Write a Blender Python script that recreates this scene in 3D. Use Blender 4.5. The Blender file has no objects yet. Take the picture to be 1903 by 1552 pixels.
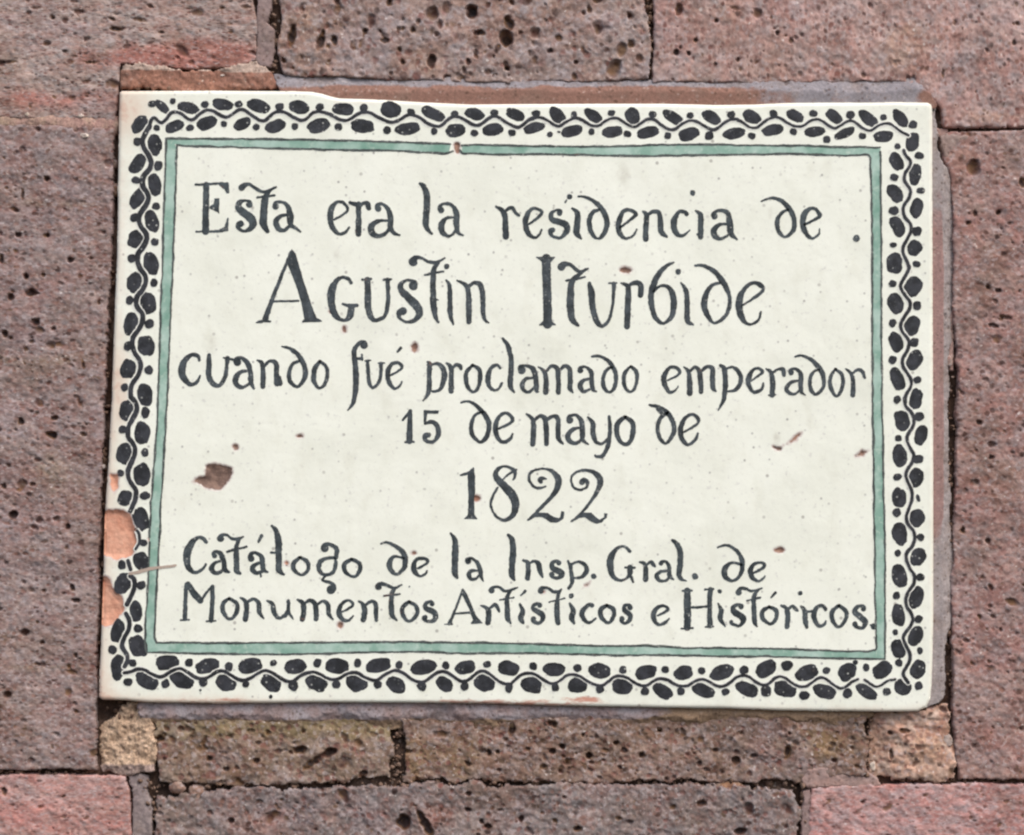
import bpy, math, random
import numpy as np
from mathutils import Vector
from mathutils.geometry import tessellate_polygon

scene = bpy.context.scene
S = 0.00025                      # metres per unit of the drawing (a quarter of a millimetre)
CX, CY = 951.5, 776.0            # drawing point in front of the lens
DIST = 1.60                      # lens to wall face

# ------------------------------------------------------------------ camera
cam_d = bpy.data.cameras.new('camera')
cam = bpy.data.objects.new('camera', cam_d)
scene.collection.objects.link(cam)
cam.location = (0, -DIST, 0)
cam.rotation_euler = (math.radians(90), 0, 0)
cam_d.sensor_width = 36
cam_d.lens = 36 * DIST / (1903 * S)
cam_d.clip_start = 0.05
cam_d.clip_end = 50
scene.camera = cam

# ------------------------------------------------------------------ light
EL, AZ = math.radians(52), math.radians(30)
world = bpy.data.worlds.new('World')
scene.world = world
world.use_nodes = True
wn = world.node_tree.nodes
wn.clear()
sky = wn.new('ShaderNodeTexSky')
sky.sky_type = 'NISHITA'
sky.sun_disc = False
sky.sun_elevation = EL
sky.sun_rotation = math.radians(180) - AZ
sky.air_density = 1.0
sky.dust_density = 3.0
bg = wn.new('ShaderNodeBackground')
bg.inputs['Strength'].default_value = 0.12
wo = wn.new('ShaderNodeOutputWorld')
world.node_tree.links.new(sky.outputs[0], bg.inputs[0])
world.node_tree.links.new(bg.outputs[0], wo.inputs[0])
sd = bpy.data.lights.new('sun', 'SUN')
sd.energy = 1.35
sd.angle = math.radians(40)
sd.color = (1.0, 0.95, 0.88)
sun = bpy.data.objects.new('sun', sd)
scene.collection.objects.link(sun)
sun.rotation_euler = Vector((-math.sin(AZ) * math.cos(EL), math.cos(AZ) * math.cos(EL), -math.sin(EL))).to_track_quat('-Z', 'Y').to_euler()
scene.view_settings.view_transform = 'Standard'
scene.view_settings.look = 'None'
scene.view_settings.gamma = 1.0
scene.view_settings.use_curve_mapping = False
scene.view_settings.exposure = 0.66
scene.cycles.filter_width = 2.3

# ------------------------------------------------------------------ small helpers
def srgb(r, g, b):
    f = lambda c: (c / 255 / 12.92) if c / 255 <= 0.04045 else ((c / 255 + 0.055) / 1.055) ** 2.4
    return (f(r), f(g), f(b), 1.0)

def hash01(ix, iy, seed):
    h = (ix.astype(np.int64) * 374761393 + iy.astype(np.int64) * 668265263 + seed * 1442695041) & 0xFFFFFFFF
    h = ((h ^ (h >> 13)) * 1274126177) & 0xFFFFFFFF
    h = (h ^ (h >> 16)) & 0xFFFFFF
    return h / float(0xFFFFFF)

def vnoise(x, y, size, seed):
    u, v = x / size, y / size
    iu, iv = np.floor(u), np.floor(v)
    fu, fv = u - iu, v - iv
    fu, fv = fu * fu * (3 - 2 * fu), fv * fv * (3 - 2 * fv)
    a = hash01(iu, iv, seed); b = hash01(iu + 1, iv, seed)
    c = hash01(iu, iv + 1, seed); d = hash01(iu + 1, iv + 1, seed)
    return (a + (b - a) * fu) * (1 - fv) + (c + (d - c) * fu) * fv

def fbm(x, y, size, seed, octaves=4, gain=0.5):
    t, amp, tot = 0.0, 1.0, 0.0
    for k in range(octaves):
        t = t + amp * vnoise(x + 37.1 * k, y - 11.7 * k, size / 2 ** k, seed + 17 * k)
        tot += amp
        amp *= gain
    return t / tot - 0.5             # about -0.5 .. 0.5

def poly_dist(px, py, poly):
    """Signed distance (inside positive) and the nearest outline point."""
    best = np.full(px.shape, 1e18); nx = np.zeros_like(px); ny = np.zeros_like(py)
    inside = np.zeros(px.shape, bool)
    n = len(poly)
    for i in range(n):
        ax, ay = poly[i]; bx, by = poly[(i + 1) % n]
        ex, ey = bx - ax, by - ay
        t = np.clip(((px - ax) * ex + (py - ay) * ey) / (ex * ex + ey * ey + 1e-12), 0, 1)
        qx, qy = ax + t * ex, ay + t * ey
        d = (px - qx) ** 2 + (py - qy) ** 2
        m = d < best
        best = np.where(m, d, best); nx = np.where(m, qx, nx); ny = np.where(m, qy, ny)
        if ay != by:
            inside ^= ((ay > py) != (by > py)) & (px < (bx - ax) * (py - ay) / (by - ay) + ax)
    d = np.sqrt(best)
    return np.where(inside, d, -d), nx, ny

def sstep(a, b, x):
    t = np.clip((x - a) / (b - a), 0, 1)
    return t * t * (3 - 2 * t)

def link(name, verts, faces4=None, mat=None, parent=None, attrs=None, faces=None, smooth=True):
    me = bpy.data.meshes.new(name)
    if faces4 is not None:
        nv, nf = len(verts), len(faces4)
        me.vertices.add(nv)
        me.vertices.foreach_set('co', np.asarray(verts, np.float32).ravel())
        me.loops.add(nf * 4)
        me.loops.foreach_set('vertex_index', np.asarray(faces4, np.int32).ravel())
        me.polygons.add(nf)
        me.polygons.foreach_set('loop_start', np.arange(0, nf * 4, 4, dtype=np.int32))
        me.update(calc_edges=True)
    else:
        me.from_pydata([tuple(v) for v in verts], [], faces)
        me.update()
    if smooth:
        me.polygons.foreach_set('use_smooth', np.ones(len(me.polygons), bool))
    for k, v in (attrs or {}).items():
        a = me.attributes.new(k, 'FLOAT', 'POINT')
        a.data.foreach_set('value', np.asarray(v, np.float32).ravel())
    me.materials.append(mat)
    o = bpy.data.objects.new(name, me)
    scene.collection.objects.link(o)
    if parent:
        o.parent = parent
    return o

def heightfield(name, poly, mat, parent, seed, sp=1.9, base=0.0, rough=5.0, grain=1.4, wob=5.0, edge=12.0, drop=46.0,
                pores=(), holes=(), hfun=None, cap=None, attr=None, k=1.0, smooth_edge=False, aniso=1.0):
    """A relief slab: outline poly (drawing units), front face at height base, real pits cut into it."""
    xs = [p[0] for p in poly]; ys = [p[1] for p in poly]
    x0, x1, y0, y1 = min(xs) - 2 * sp - wob, max(xs) + 2 * sp + wob, min(ys) - 2 * sp - wob, max(ys) + 2 * sp + wob
    nx, ny = int((x1 - x0) / sp) + 2, int((y1 - y0) / sp) + 2
    X, Y = np.meshgrid(x0 + sp * np.arange(nx), y0 + sp * np.arange(ny))
    d, qx, qy = poly_dist(X, Y, poly)
    d0 = d.copy()
    if wob:
        d = d + wob * 2 * fbm(X, Y, 40, seed + 5, 5, 0.68)
    h = base + rough * 2 * fbm(X, Y * aniso, 90, seed, 3) + grain * 2 * fbm(X, Y * aniso, 9, seed + 9, 2, 0.6) + 0.5 * rough * 2 * fbm(X, Y * aniso * 1.3, 26, seed + 4, 3, 0.6)
    if hfun is not None:
        h = h + hfun(X, Y)
    pore = np.zeros_like(h)
    rng = np.random.RandomState(seed)
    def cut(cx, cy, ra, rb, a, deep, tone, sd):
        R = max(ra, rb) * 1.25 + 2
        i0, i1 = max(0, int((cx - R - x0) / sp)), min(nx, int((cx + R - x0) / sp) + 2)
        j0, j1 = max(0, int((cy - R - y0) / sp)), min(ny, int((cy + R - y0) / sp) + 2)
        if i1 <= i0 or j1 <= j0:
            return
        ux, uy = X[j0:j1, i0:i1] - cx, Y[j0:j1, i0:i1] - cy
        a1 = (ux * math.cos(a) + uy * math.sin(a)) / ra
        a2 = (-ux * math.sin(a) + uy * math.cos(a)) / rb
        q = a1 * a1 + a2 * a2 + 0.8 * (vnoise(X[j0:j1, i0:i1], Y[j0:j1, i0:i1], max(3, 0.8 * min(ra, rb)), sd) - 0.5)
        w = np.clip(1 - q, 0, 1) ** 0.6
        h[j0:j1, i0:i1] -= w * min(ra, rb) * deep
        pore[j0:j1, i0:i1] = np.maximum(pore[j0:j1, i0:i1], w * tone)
    for (dens, r0, r1, power, stretch, ang, depth) in pores:
        n = int((x1 - x0) * (y1 - y0) * dens / 10000)
        for i in range(n):
            cx, cy = rng.uniform(x0, x1), rng.uniform(y0, y1)
            rr = r0 + (r1 - r0) * rng.rand() ** power
            st = 1 + (stretch - 1) * rng.rand()
            an = math.radians(ang + rng.normal(0, 18))
            dd = depth * rng.uniform(0.4, 1.3)
            tone = rng.uniform(0.2, 0.72)
            if vnoise(np.array([cx]), np.array([cy]), 60, seed + 77)[0] < rng.uniform(0.05, 0.75):
                continue
            cut(cx, cy, rr * st, rr, an, dd, tone, seed + i)
    for i, (cx, cy, ra, rb, an, deep) in enumerate(holes):
        cut(cx, cy, ra, rb, math.radians(an), deep, 0.55 if deep < 1 else 1.0, seed + 900 + i)
    t = np.clip(1 - d / edge, 0, 1)
    h = h - edge * 0.8 * (1 - np.sqrt(1 - 0.98 * t * t))
    if cap is not None:
        h = np.minimum(h, cap + 0.25 * (h - cap) * (h < cap))
    out = d < 0
    h = np.where(out, base - drop, h)
    if smooth_edge:
        # the last ring of the face lies exactly on the outline, the next ring drops straight down from it
        near = (d0 < 0) & (d0 > -3.2 * sp)
        rim = (d0 < 0) & (d0 > -1.6 * sp)
        X = np.where(near, qx, X); Y = np.where(near, qy, Y)
        h = np.where(rim, base - edge * 0.69, h)
        keepv = d0 > -3.2 * sp
    else:
        keepv = d > -1.6 * sp
    idx = np.arange(nx * ny).reshape(ny, nx)
    ok = keepv[:-1, :-1] & keepv[1:, :-1] & keepv[:-1, 1:] & keepv[1:, 1:]
    q = np.stack([idx[:-1, :-1][ok], idx[1:, :-1][ok], idx[1:, 1:][ok], idx[:-1, 1:][ok]], 1)
    used, inv = np.unique(q.ravel(), return_inverse=True)
    q = inv.reshape(-1, 4)
    Xu, Yu, hu = X.ravel()[used], Y.ravel()[used], h.ravel()[used]
    V = np.stack([(Xu - CX) * S * k, -hu * S, (CY - Yu) * S * k], 1)
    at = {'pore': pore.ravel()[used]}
    for key, fn in (attr or {}).items():
        at[key] = np.clip(fn(X, Y), -50, 50).ravel()[used]
    at['depth'] = np.where(out & (h < base - drop + 1), 30.0, base - h).ravel()[used]
    return link(name, V, q, mat, parent, at)

# ------------------------------------------------------------------ materials
class NT:
    def __init__(self, name):
        self.m = bpy.data.materials.new(name); self.m.use_nodes = True
        self.t = self.m.node_tree; self.t.nodes.clear()
        self.out = self.t.nodes.new('ShaderNodeOutputMaterial')
        self.b = self.t.nodes.new('ShaderNodeBsdfPrincipled')
        self.t.links.new(self.b.outputs[0], self.out.inputs[0])
        tc = self.t.nodes.new('ShaderNodeTexCoord')
        mp = self.t.nodes.new('ShaderNodeMapping')
        mp.inputs['Scale'].default_value = (1 / S, 1 / S, 1 / S)
        self.t.links.new(tc.outputs['Object'], mp.inputs[0])
        self.P = mp.outputs[0]
    def put(self, sock, v):
        if hasattr(v, 'is_linked') or hasattr(v, 'links'):
            self.t.links.new(v, sock)
        else:
            sock.default_value = v
    def stretch(self, sx, sy, sz, rot=0.0):
        mp = self.t.nodes.new('ShaderNodeMapping')
        mp.inputs['Scale'].default_value = (sx, sy, sz)
        mp.inputs['Rotation'].default_value = (0, rot, 0)
        self.t.links.new(self.P, mp.inputs[0])
        return mp.outputs[0]
    def noise(self, size, detail=3, rough=0.55, off=0.0, vec=None):
        n = self.t.nodes.new('ShaderNodeTexNoise')
        n.noise_dimensions = '4D'
        n.inputs['W'].default_value = off
        n.inputs['Scale'].default_value = 1.0 / size
        n.inputs['Detail'].default_value = detail
        n.inputs['Roughness'].default_value = rough
        self.t.links.new(vec or self.P, n.inputs['Vector'])
        return n.outputs['Fac']
    def voro(self, size, vec=None, rnd=1.0):
        n = self.t.nodes.new('ShaderNodeTexVoronoi')
        n.inputs['Scale'].default_value = 1.0 / size
        n.inputs['Randomness'].default_value = rnd
        self.t.links.new(vec or self.P, n.inputs['Vector'])
        return n.outputs['Distance'], n.outputs['Color']
    def warp(self, vec, size, amount):
        """Bend coordinates with noise so that cells lose their regular outline."""
        n = self.t.nodes.new('ShaderNodeTexNoise')
        n.inputs['Scale'].default_value = 1.0 / size
        n.inputs['Detail'].default_value = 2
        self.t.links.new(vec, n.inputs['Vector'])
        a = self.t.nodes.new('ShaderNodeVectorMath'); a.operation = 'SUBTRACT'
        self.t.links.new(n.outputs['Color'], a.inputs[0]); a.inputs[1].default_value = (0.5, 0.5, 0.5)
        b = self.t.nodes.new('ShaderNodeVectorMath'); b.operation = 'SCALE'
        self.t.links.new(a.outputs[0], b.inputs[0]); b.inputs['Scale'].default_value = amount
        c = self.t.nodes.new('ShaderNodeVectorMath'); c.operation = 'ADD'
        self.t.links.new(vec, c.inputs[0]); self.t.links.new(b.outputs[0], c.inputs[1])
        return c.outputs[0]
    def second(self, col, k=1):
        n = self.t.nodes.new('ShaderNodeSeparateColor')
        self.t.links.new(col, n.inputs[0])
        return n.outputs[k]
    def ramp(self, v, a, b, lo=0.0, hi=1.0):
        n = self.t.nodes.new('ShaderNodeMapRange')
        n.interpolation_type = 'SMOOTHSTEP'
        self.put(n.inputs[0], v)
        n.inputs[1].default_value = a; n.inputs[2].default_value = b
        n.inputs[3].default_value = lo; n.inputs[4].default_value = hi
        return n.outputs[0]
    def math(self, op, a, b=0.0):
        n = self.t.nodes.new('ShaderNodeMath'); n.operation = op
        self.put(n.inputs[0], a); self.put(n.inputs[1], b)
        return n.outputs[0]
    def mix(self, f, a, b, mode='MIX'):
        n = self.t.nodes.new('ShaderNodeMix'); n.data_type = 'RGBA'; n.blend_type = mode
        self.put(n.inputs[0], f); self.put(n.inputs[6], a); self.put(n.inputs[7], b)
        return n.outputs[2]
    def attr(self, name):
        n = self.t.nodes.new('ShaderNodeAttribute'); n.attribute_name = name
        return n.outputs['Fac']
    def first(self, col):
        n = self.t.nodes.new('ShaderNodeSeparateColor')
        self.t.links.new(col, n.inputs[0])
        return n.outputs[0]
    def bump(self, h, strength, dist):
        n = self.t.nodes.new('ShaderNodeBump')
        n.inputs['Strength'].default_value = strength
        n.inputs['Distance'].default_value = dist
        self.put(n.inputs['Height'], h)
        self.t.links.new(n.outputs[0], self.b.inputs['Normal'])
    def done(self, col, rough=0.9, spec=0.25):
        self.put(self.b.inputs['Base Color'], col)
        self.put(self.b.inputs['Roughness'], rough)
        self.b.inputs['Specular IOR Level'].default_value = spec
        return self.m

def grey(c, k=0.90):
    g = sum(c) / 3
    return tuple(g + (x - g) * k for x in c)

def stone_mat(name, c1, c2, c3, ctint, seed, pit=0.5, pitsize=9.0, streak=1.0, rot=0.0, grains=0.5, pitcol=(70, 42, 34), bumpk=0.36):
    n = NT(name)
    vec = n.stretch(1.0, 1.0, streak, rot)
    col = n.mix(n.ramp(n.noise(85, 4, 0.6, seed, vec), 0.38, 0.62), srgb(*grey(c1)), srgb(*grey(c2)))
    col = n.mix(n.ramp(n.noise(26, 4, 0.6, seed + 3, vec), 0.42, 0.66, 0.0, 0.9), col, srgb(*grey(c3)))
    col = n.mix(n.ramp(n.noise(34, 4, 0.62, seed + 5, vec), 0.54, 0.74, 0.0, 0.4), col, srgb(162, 124, 115))
    tint = n.attr('tint')
    tn = n.math('ADD', tint, n.math('MULTIPLY', n.math('SUBTRACT', n.noise(18, 4, 0.65, seed + 6), 0.5), 0.7))
    col = n.mix(n.ramp(tn, 0.15, 0.85, 0.0, 0.85), col, srgb(*grey(ctint)))
    big = n.noise(130, 3, 0.6, seed + 31, vec)
    col = n.mix(n.ramp(big, 0.50, 0.70, 0.0, 0.5), col, srgb(128, 108, 94))
    col = n.mix(n.ramp(big, 0.46, 0.30, 0.0, 0.45), col, srgb(146, 132, 134))
    lum = n.noise(70, 4, 0.65, seed + 33, vec)
    col = n.mix(1.0, col, n.mix(n.ramp(lum, 0.30, 0.70), (0.78, 0.76, 0.74, 1), (1.18, 1.18, 1.18, 1)), 'MULTIPLY')
    wv = n.warp(vec, 9.0, 7.0)
    # crystals of mixed colour, a few units wide
    dc, cc = n.voro(6.0, wv)
    u = n.first(cc)
    col = n.mix(n.ramp(u, 0.62, 0.72, 0.0, 0.16), col, srgb(204, 182, 172))
    col = n.mix(n.ramp(u, 0.82, 0.88, 0.0, 0.28), col, srgb(164, 156, 160))
    col = n.mix(n.ramp(u, 0.24, 0.16, 0.0, 0.26), col, srgb(126, 90, 80))
    sp1 = n.noise(6.5, 4, 0.65, seed + 7, vec)
    col = n.mix(1.0, col, n.mix(n.ramp(sp1, 0.30, 0.70), (0.85, 0.84, 0.83, 1), (1.16, 1.16, 1.16, 1)), 'MULTIPLY')
    # pale mineral grains
    dg, cg = n.voro(9.0, wv)
    g = n.math('MULTIPLY', n.ramp(dg, 0.10, 0.34, 1.0, 0.0), n.ramp(n.first(cg), 1 - 0.20 * grains, 1 - 0.10 * grains))
    col = n.mix(n.math('MULTIPLY', g, 0.55), col, srgb(226, 216, 208))
    # small pits too fine for the relief, their dirt and shade painted in soft reds, olives and near black
    clump = n.ramp(n.noise(50, 3, 0.6, seed + 13, vec), 0.34, 0.62, 0.30, 1.0)
    pits = None
    for size, frac, lo, hi, amt in ((pitsize * 1.7, 0.35 + 0.4 * pit, 0.20, 0.46, 0.80), (pitsize * 1.1, 0.30 + 0.4 * pit, 0.18, 0.52, 0.72), (pitsize * 2.4, 0.18 + 0.25 * pit, 0.18, 0.38, 0.85)):
        dp, cp = n.voro(size, wv)
        sel = n.ramp(n.first(cp), 1 - frac, 1 - frac + 0.2)
        m = n.math('MULTIPLY', n.math('MULTIPLY', n.ramp(dp, lo, hi, 1.0, 0.0), sel), clump)
        hue = n.second(cp)
        pc = n.mix(n.ramp(hue, 0.30, 0.34), srgb(118, 76, 68), srgb(104, 80, 60))
        pc = n.mix(n.ramp(hue, 0.52, 0.56), pc, srgb(132, 96, 84))
        pc = n.mix(n.ramp(hue, 0.76, 0.80), pc, srgb(*pitcol))
        pc = n.mix(n.ramp(hue, 0.90, 0.93), pc, srgb(44, 28, 26))
        col = n.mix(n.math('MULTIPLY', m, amt), col, pc)
        pits = m if pits is None else n.math('MAXIMUM', pits, m)
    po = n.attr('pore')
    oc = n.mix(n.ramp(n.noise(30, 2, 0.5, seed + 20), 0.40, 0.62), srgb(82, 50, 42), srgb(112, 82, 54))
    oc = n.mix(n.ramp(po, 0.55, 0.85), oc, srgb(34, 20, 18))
    col = n.mix(n.ramp(po, 0.05, 0.6, 0.0, 0.85), col, oc)  # carved pores painted darker with depth: dirt and the hollow's shade together
    hgt = n.math('SUBTRACT', n.noise(8, 4, 0.65, seed + 11), n.math('MULTIPLY', pits, 0.7))
    n.bump(hgt, bumpk, 0.0008)
    return n.done(col, 0.93, 0.2)

def mortar_mat(name, c1, c2, ctint, seed, fleck=0.0, gran=0.5):
    n = NT(name)
    col = n.mix(n.ramp(n.noise(38, 4, 0.6, seed), 0.36, 0.64), srgb(*c1), srgb(*c2))
    edge = n.math('ADD', n.attr('tint'), n.math('MULTIPLY', n.math('SUBTRACT', n.noise(26, 4, 0.65, seed + 2), 0.5), 0.9))
    col = n.mix(n.ramp(edge, 0.35, 0.65), col, srgb(*ctint))
    sp1 = n.noise(5.0, 4, 0.7, seed + 4)
    lo = 1 - 0.42 * gran; hi = 1 + 0.34 * gran
    col = n.mix(n.ramp(n.noise(60, 5, 0.65, seed + 12), 0.48, 0.68, 0.0, 0.5), col, srgb(132, 112, 100))
    dm, cm = n.voro(7.0, n.warp(n.P, 8.0, 6.0))
    col = n.mix(n.math('MULTIPLY', n.ramp(dm, 0.18, 0.5, 1.0, 0.0), n.ramp(n.first(cm), 0.70, 0.85, 0.0, 0.6)), col, srgb(96, 74, 62))
    col = n.mix(n.math('MULTIPLY', n.ramp(dm, 0.18, 0.5, 1.0, 0.0), n.ramp(n.first(cm), 0.14, 0.06, 0.0, 0.3)), col, srgb(196, 182, 172))
    col = n.mix(1.0, col, n.mix(n.ramp(sp1, 0.3, 0.7), (lo, lo, lo, 1), (hi, hi, hi, 1)), 'MULTIPLY')
    if fleck:
        fl = n.ramp(n.noise(11, 3, 0.6, seed + 8), 0.70 - 0.06 * fleck, 0.78 - 0.06 * fleck)
        col = n.mix(n.math('MULTIPLY', fl, 0.85), col, srgb(226, 208, 190))
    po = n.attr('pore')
    col = n.mix(n.ramp(po, 0.05, 0.8, 0.0, 0.75), col, srgb(72, 50, 38))  # mortar pores painted dark, shade of the hollow mixed with dirt
    n.bump(n.noise(6, 4, 0.7, seed + 6), 0.5 * gran + 0.15, 0.0009)
    return n.done(col, 0.92, 0.2)

def glaze_mat():
    n = NT('cream_glaze')
    base = n.mix(n.ramp(n.noise(160, 4, 0.55, 2.0), 0.35, 0.65), srgb(242, 243, 229), srgb(237, 238, 223))
    # faint grey and tan clouding baked under the glaze
    cl = n.ramp(n.noise(46, 5, 0.62, 5.0, n.stretch(1.4, 1, 0.8)), 0.48, 0.78, 0.0, 0.42)
    base = n.mix(cl, base, srgb(219, 218, 200))
    base = n.mix(n.ramp(n.noise(150, 4, 0.6, 6.4), 0.52, 0.72, 0.0, 0.25), base, srgb(220, 222, 208))
    dp, cp = n.voro(16)
    sp = n.math('MULTIPLY', n.ramp(dp, 0.05, 0.22, 1.0, 0.0), n.ramp(n.first(cp), 0.40, 0.95, 0.0, 0.75))
    sp = n.math('MULTIPLY', sp, n.ramp(n.noise(120, 2, 0.5, 7.7), 0.35, 0.6, 0.5, 1.0))
    base = n.mix(sp, base, srgb(132, 126, 124))
    dq, cq = n.voro(34)
    base = n.mix(n.math('MULTIPLY', n.ramp(dq, 0.05, 0.13, 1.0, 0.0), n.ramp(n.first(cq), 0.40, 0.95, 0.0, 0.6)), base, srgb(126, 116, 110))
    sp2 = n.ramp(n.noise(9, 3, 0.6, 9.0), 0.58, 0.76, 0.0, 0.5)
    base = n.mix(sp2, base, srgb(192, 189, 184))
    base = n.mix(n.ramp(n.noise(4, 3, 0.6, 9.7), 0.55, 0.8, 0.0, 0.3), base, srgb(198, 192, 180))
    # worn, pinkish rim
    wear = n.math('ADD', n.attr('wear'), n.math('MULTIPLY', n.math('SUBTRACT', n.noise(30, 5, 0.65, 14.0), 0.5), 1.1))
    base = n.mix(n.ramp(wear, 0.1, 1.0, 0.0, 0.85), base, srgb(224, 207, 188))
    base = n.mix(n.ramp(n.math('ADD', wear, n.math('MULTIPLY', n.math('SUBTRACT', n.noise(14, 4, 0.65, 18.0), 0.5), 1.2)), 0.85, 1.4, 0.0, 0.6), base, srgb(206, 160, 138))
    # brick-red scuff and its scratches
    sc = n.math('ADD', n.attr('scuff'), n.math('MULTIPLY', n.math('SUBTRACT', n.noise(16, 5, 0.7, 21.0, n.stretch(0.45, 1, 1.8)), 0.5), 1.9))
    base = n.mix(n.ramp(sc, 0.35, 0.85, 0.0, 0.85), base, srgb(192, 122, 100))
    stn = n.attr('stain')
    base = n.mix(n.ramp(n.math('ADD', stn, n.math('MULTIPLY', n.math('SUBTRACT', n.noise(12, 4, 0.65, 25.0), 0.5), 0.8)), 0.2, 1.0, 0.0, 0.6), base, srgb(176, 168, 150))
    # bare clay where the glaze has come off (distance to each chip outline)
    ch = n.math('ADD', n.attr('chip'), n.math('MULTIPLY', n.math('SUBTRACT', n.noise(5, 3, 0.65, 31.0), 0.5), 4.0))
    clay = n.mix(n.ramp(n.noise(24, 5, 0.6, 33.0), 0.35, 0.68), srgb(220, 166, 140), srgb(202, 142, 116))
    clay = n.mix(n.ramp(n.noise(8, 3, 0.6, 34.0), 0.5, 0.75, 0, 0.5), clay, srgb(228, 182, 156))
    old = n.mix(n.ramp(n.noise(10, 3, 0.6, 36.0), 0.4, 0.6), srgb(116, 94, 84), srgb(144, 118, 104))
    clay = n.mix(n.attr('aged'), clay, old)
    rim = n.mix(n.ramp(ch, -5.0, 0.0, 0.0, 0.75), base, srgb(198, 178, 172))
    base = n.mix(n.ramp(ch, -1.3, 1.3), rim, clay)
    # unglazed flank
    dep = n.math('ADD', n.attr('depth'), n.math('MULTIPLY', n.math('SUBTRACT', n.noise(20, 4, 0.6, 41.0), 0.5), 6.0))
    base = n.mix(n.ramp(dep, 9.0, 16.0), base, srgb(168, 116, 98))
    dull = n.math('MAXIMUM', n.ramp(ch, -0.6, 0.9), n.ramp(dep, 9.0, 16.0))
    n.bump(n.math('ADD', n.math('ADD', n.noise(70, 3, 0.5, 44.0), n.math('MULTIPLY', n.noise(9, 3, 0.6, 45.0), 0.10)), n.math('MULTIPLY', n.math('MULTIPLY', n.noise(5, 4, 0.7, 46.0), dull), 0.8)), 0.4, 0.0014)
    return n.done(base, n.ramp(dull, 0, 1, 0.32, 0.92), 0.35)

def ink_mat(name, c1, c2, fleck, brown, seed, fine=1.0):
    n = NT(name)
    col = n.mix(n.ramp(n.noise(18, 4, 0.6, seed), 0.36, 0.66), srgb(*c1), srgb(*c2))
    col = n.mix(n.ramp(n.noise(20, 3, 0.6, seed + 3), 0.66, 0.74, 0.0, brown), col, srgb(126, 98, 86))
    fl = n.ramp(n.noise(3.6, 3, 0.65, seed + 5), 0.56, 0.70, 0.0, 1.0)
    dv, cv = n.voro(7.0)
    fl = n.math('MAXIMUM', n.math('MULTIPLY', fl, fine), n.math('MULTIPLY', n.ramp(dv, 0.16, 0.34, 1.0, 0.0), n.ramp(n.first(cv), 0.80, 0.86)))
    zone = n.ramp(n.noise(70, 2, 0.5, seed + 6), 0.40, 0.66, 0.12, 1.0)
    col = n.mix(n.math('MULTIPLY', n.math('MULTIPLY', fl, zone), fleck), col, srgb(206, 206, 198))
    return n.done(col, 0.38, 0.3)

def green_mat():
    n = NT('green_glaze')
    v = n.noise(46, 4, 0.6, 3.0, n.stretch(1, 1, 1))
    col = n.mix(n.ramp(v, 0.34, 0.68), srgb(134, 169, 152), srgb(178, 202, 189))
    col = n.mix(n.ramp(n.noise(9, 3, 0.6, 6.0), 0.52, 0.74, 0.0, 0.6), col, srgb(200, 214, 200))
    col = n.mix(n.ramp(n.noise(50, 3, 0.6, 8.0), 0.52, 0.70, 0.0, 0.7), col, srgb(108, 150, 132))
    return n.done(col, 0.34, 0.35)

# ================================================================== the wall
wall = bpy.data.objects.new('stone_wall', None)
scene.collection.objects.link(wall)
wall['label'] = 'old wall of pinkish brown porous stone blocks with rough mortar joints around the cream plaque'
wall['category'] = 'wall'
wall['kind'] = 'thing'

def gauss(X, Y, cx, cy, rx, ry):
    return np.exp(-(((X - cx) / rx) ** 2 + ((Y - cy) / ry) ** 2))

def band(v, a, b, soft):
    return sstep(a - soft, a + soft, v) * (1 - sstep(b - soft, b + soft, v))

def zero(X, Y):
    return np.zeros_like(X)

# the dark bed behind every joint
bedm = mortar_mat('joint_bed', (74, 56, 46), (58, 46, 40), (90, 66, 50), 3.0, 0.0, 0.9)
heightfield('mortar_bed', [(-320, -320), (2223, -320), (2223, 1872), (-320, 1872)], bedm, wall, 11, sp=6, base=-22, rough=7,
            grain=2, wob=0, edge=2, drop=40, attr={'tint': zero})

def stone(poly, seed, cols, pores, tint=None, label=None, name='stone_block', hfun=None, base=0, rough=5, grain=1.6, wob=6, edge=6,
          pit=0.5, pitsize=9, streak=1.0, rot=0.0, grains=0.5, pitcol=(70, 42, 34), aniso=1.0, holes=(), bumpk=0.36):
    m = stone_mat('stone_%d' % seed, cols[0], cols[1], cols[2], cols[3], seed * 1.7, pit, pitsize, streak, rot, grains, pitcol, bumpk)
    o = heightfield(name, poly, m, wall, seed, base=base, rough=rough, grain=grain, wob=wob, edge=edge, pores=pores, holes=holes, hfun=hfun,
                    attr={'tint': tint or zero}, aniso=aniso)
    if label:
        o['label'] = label
    return o

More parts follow.
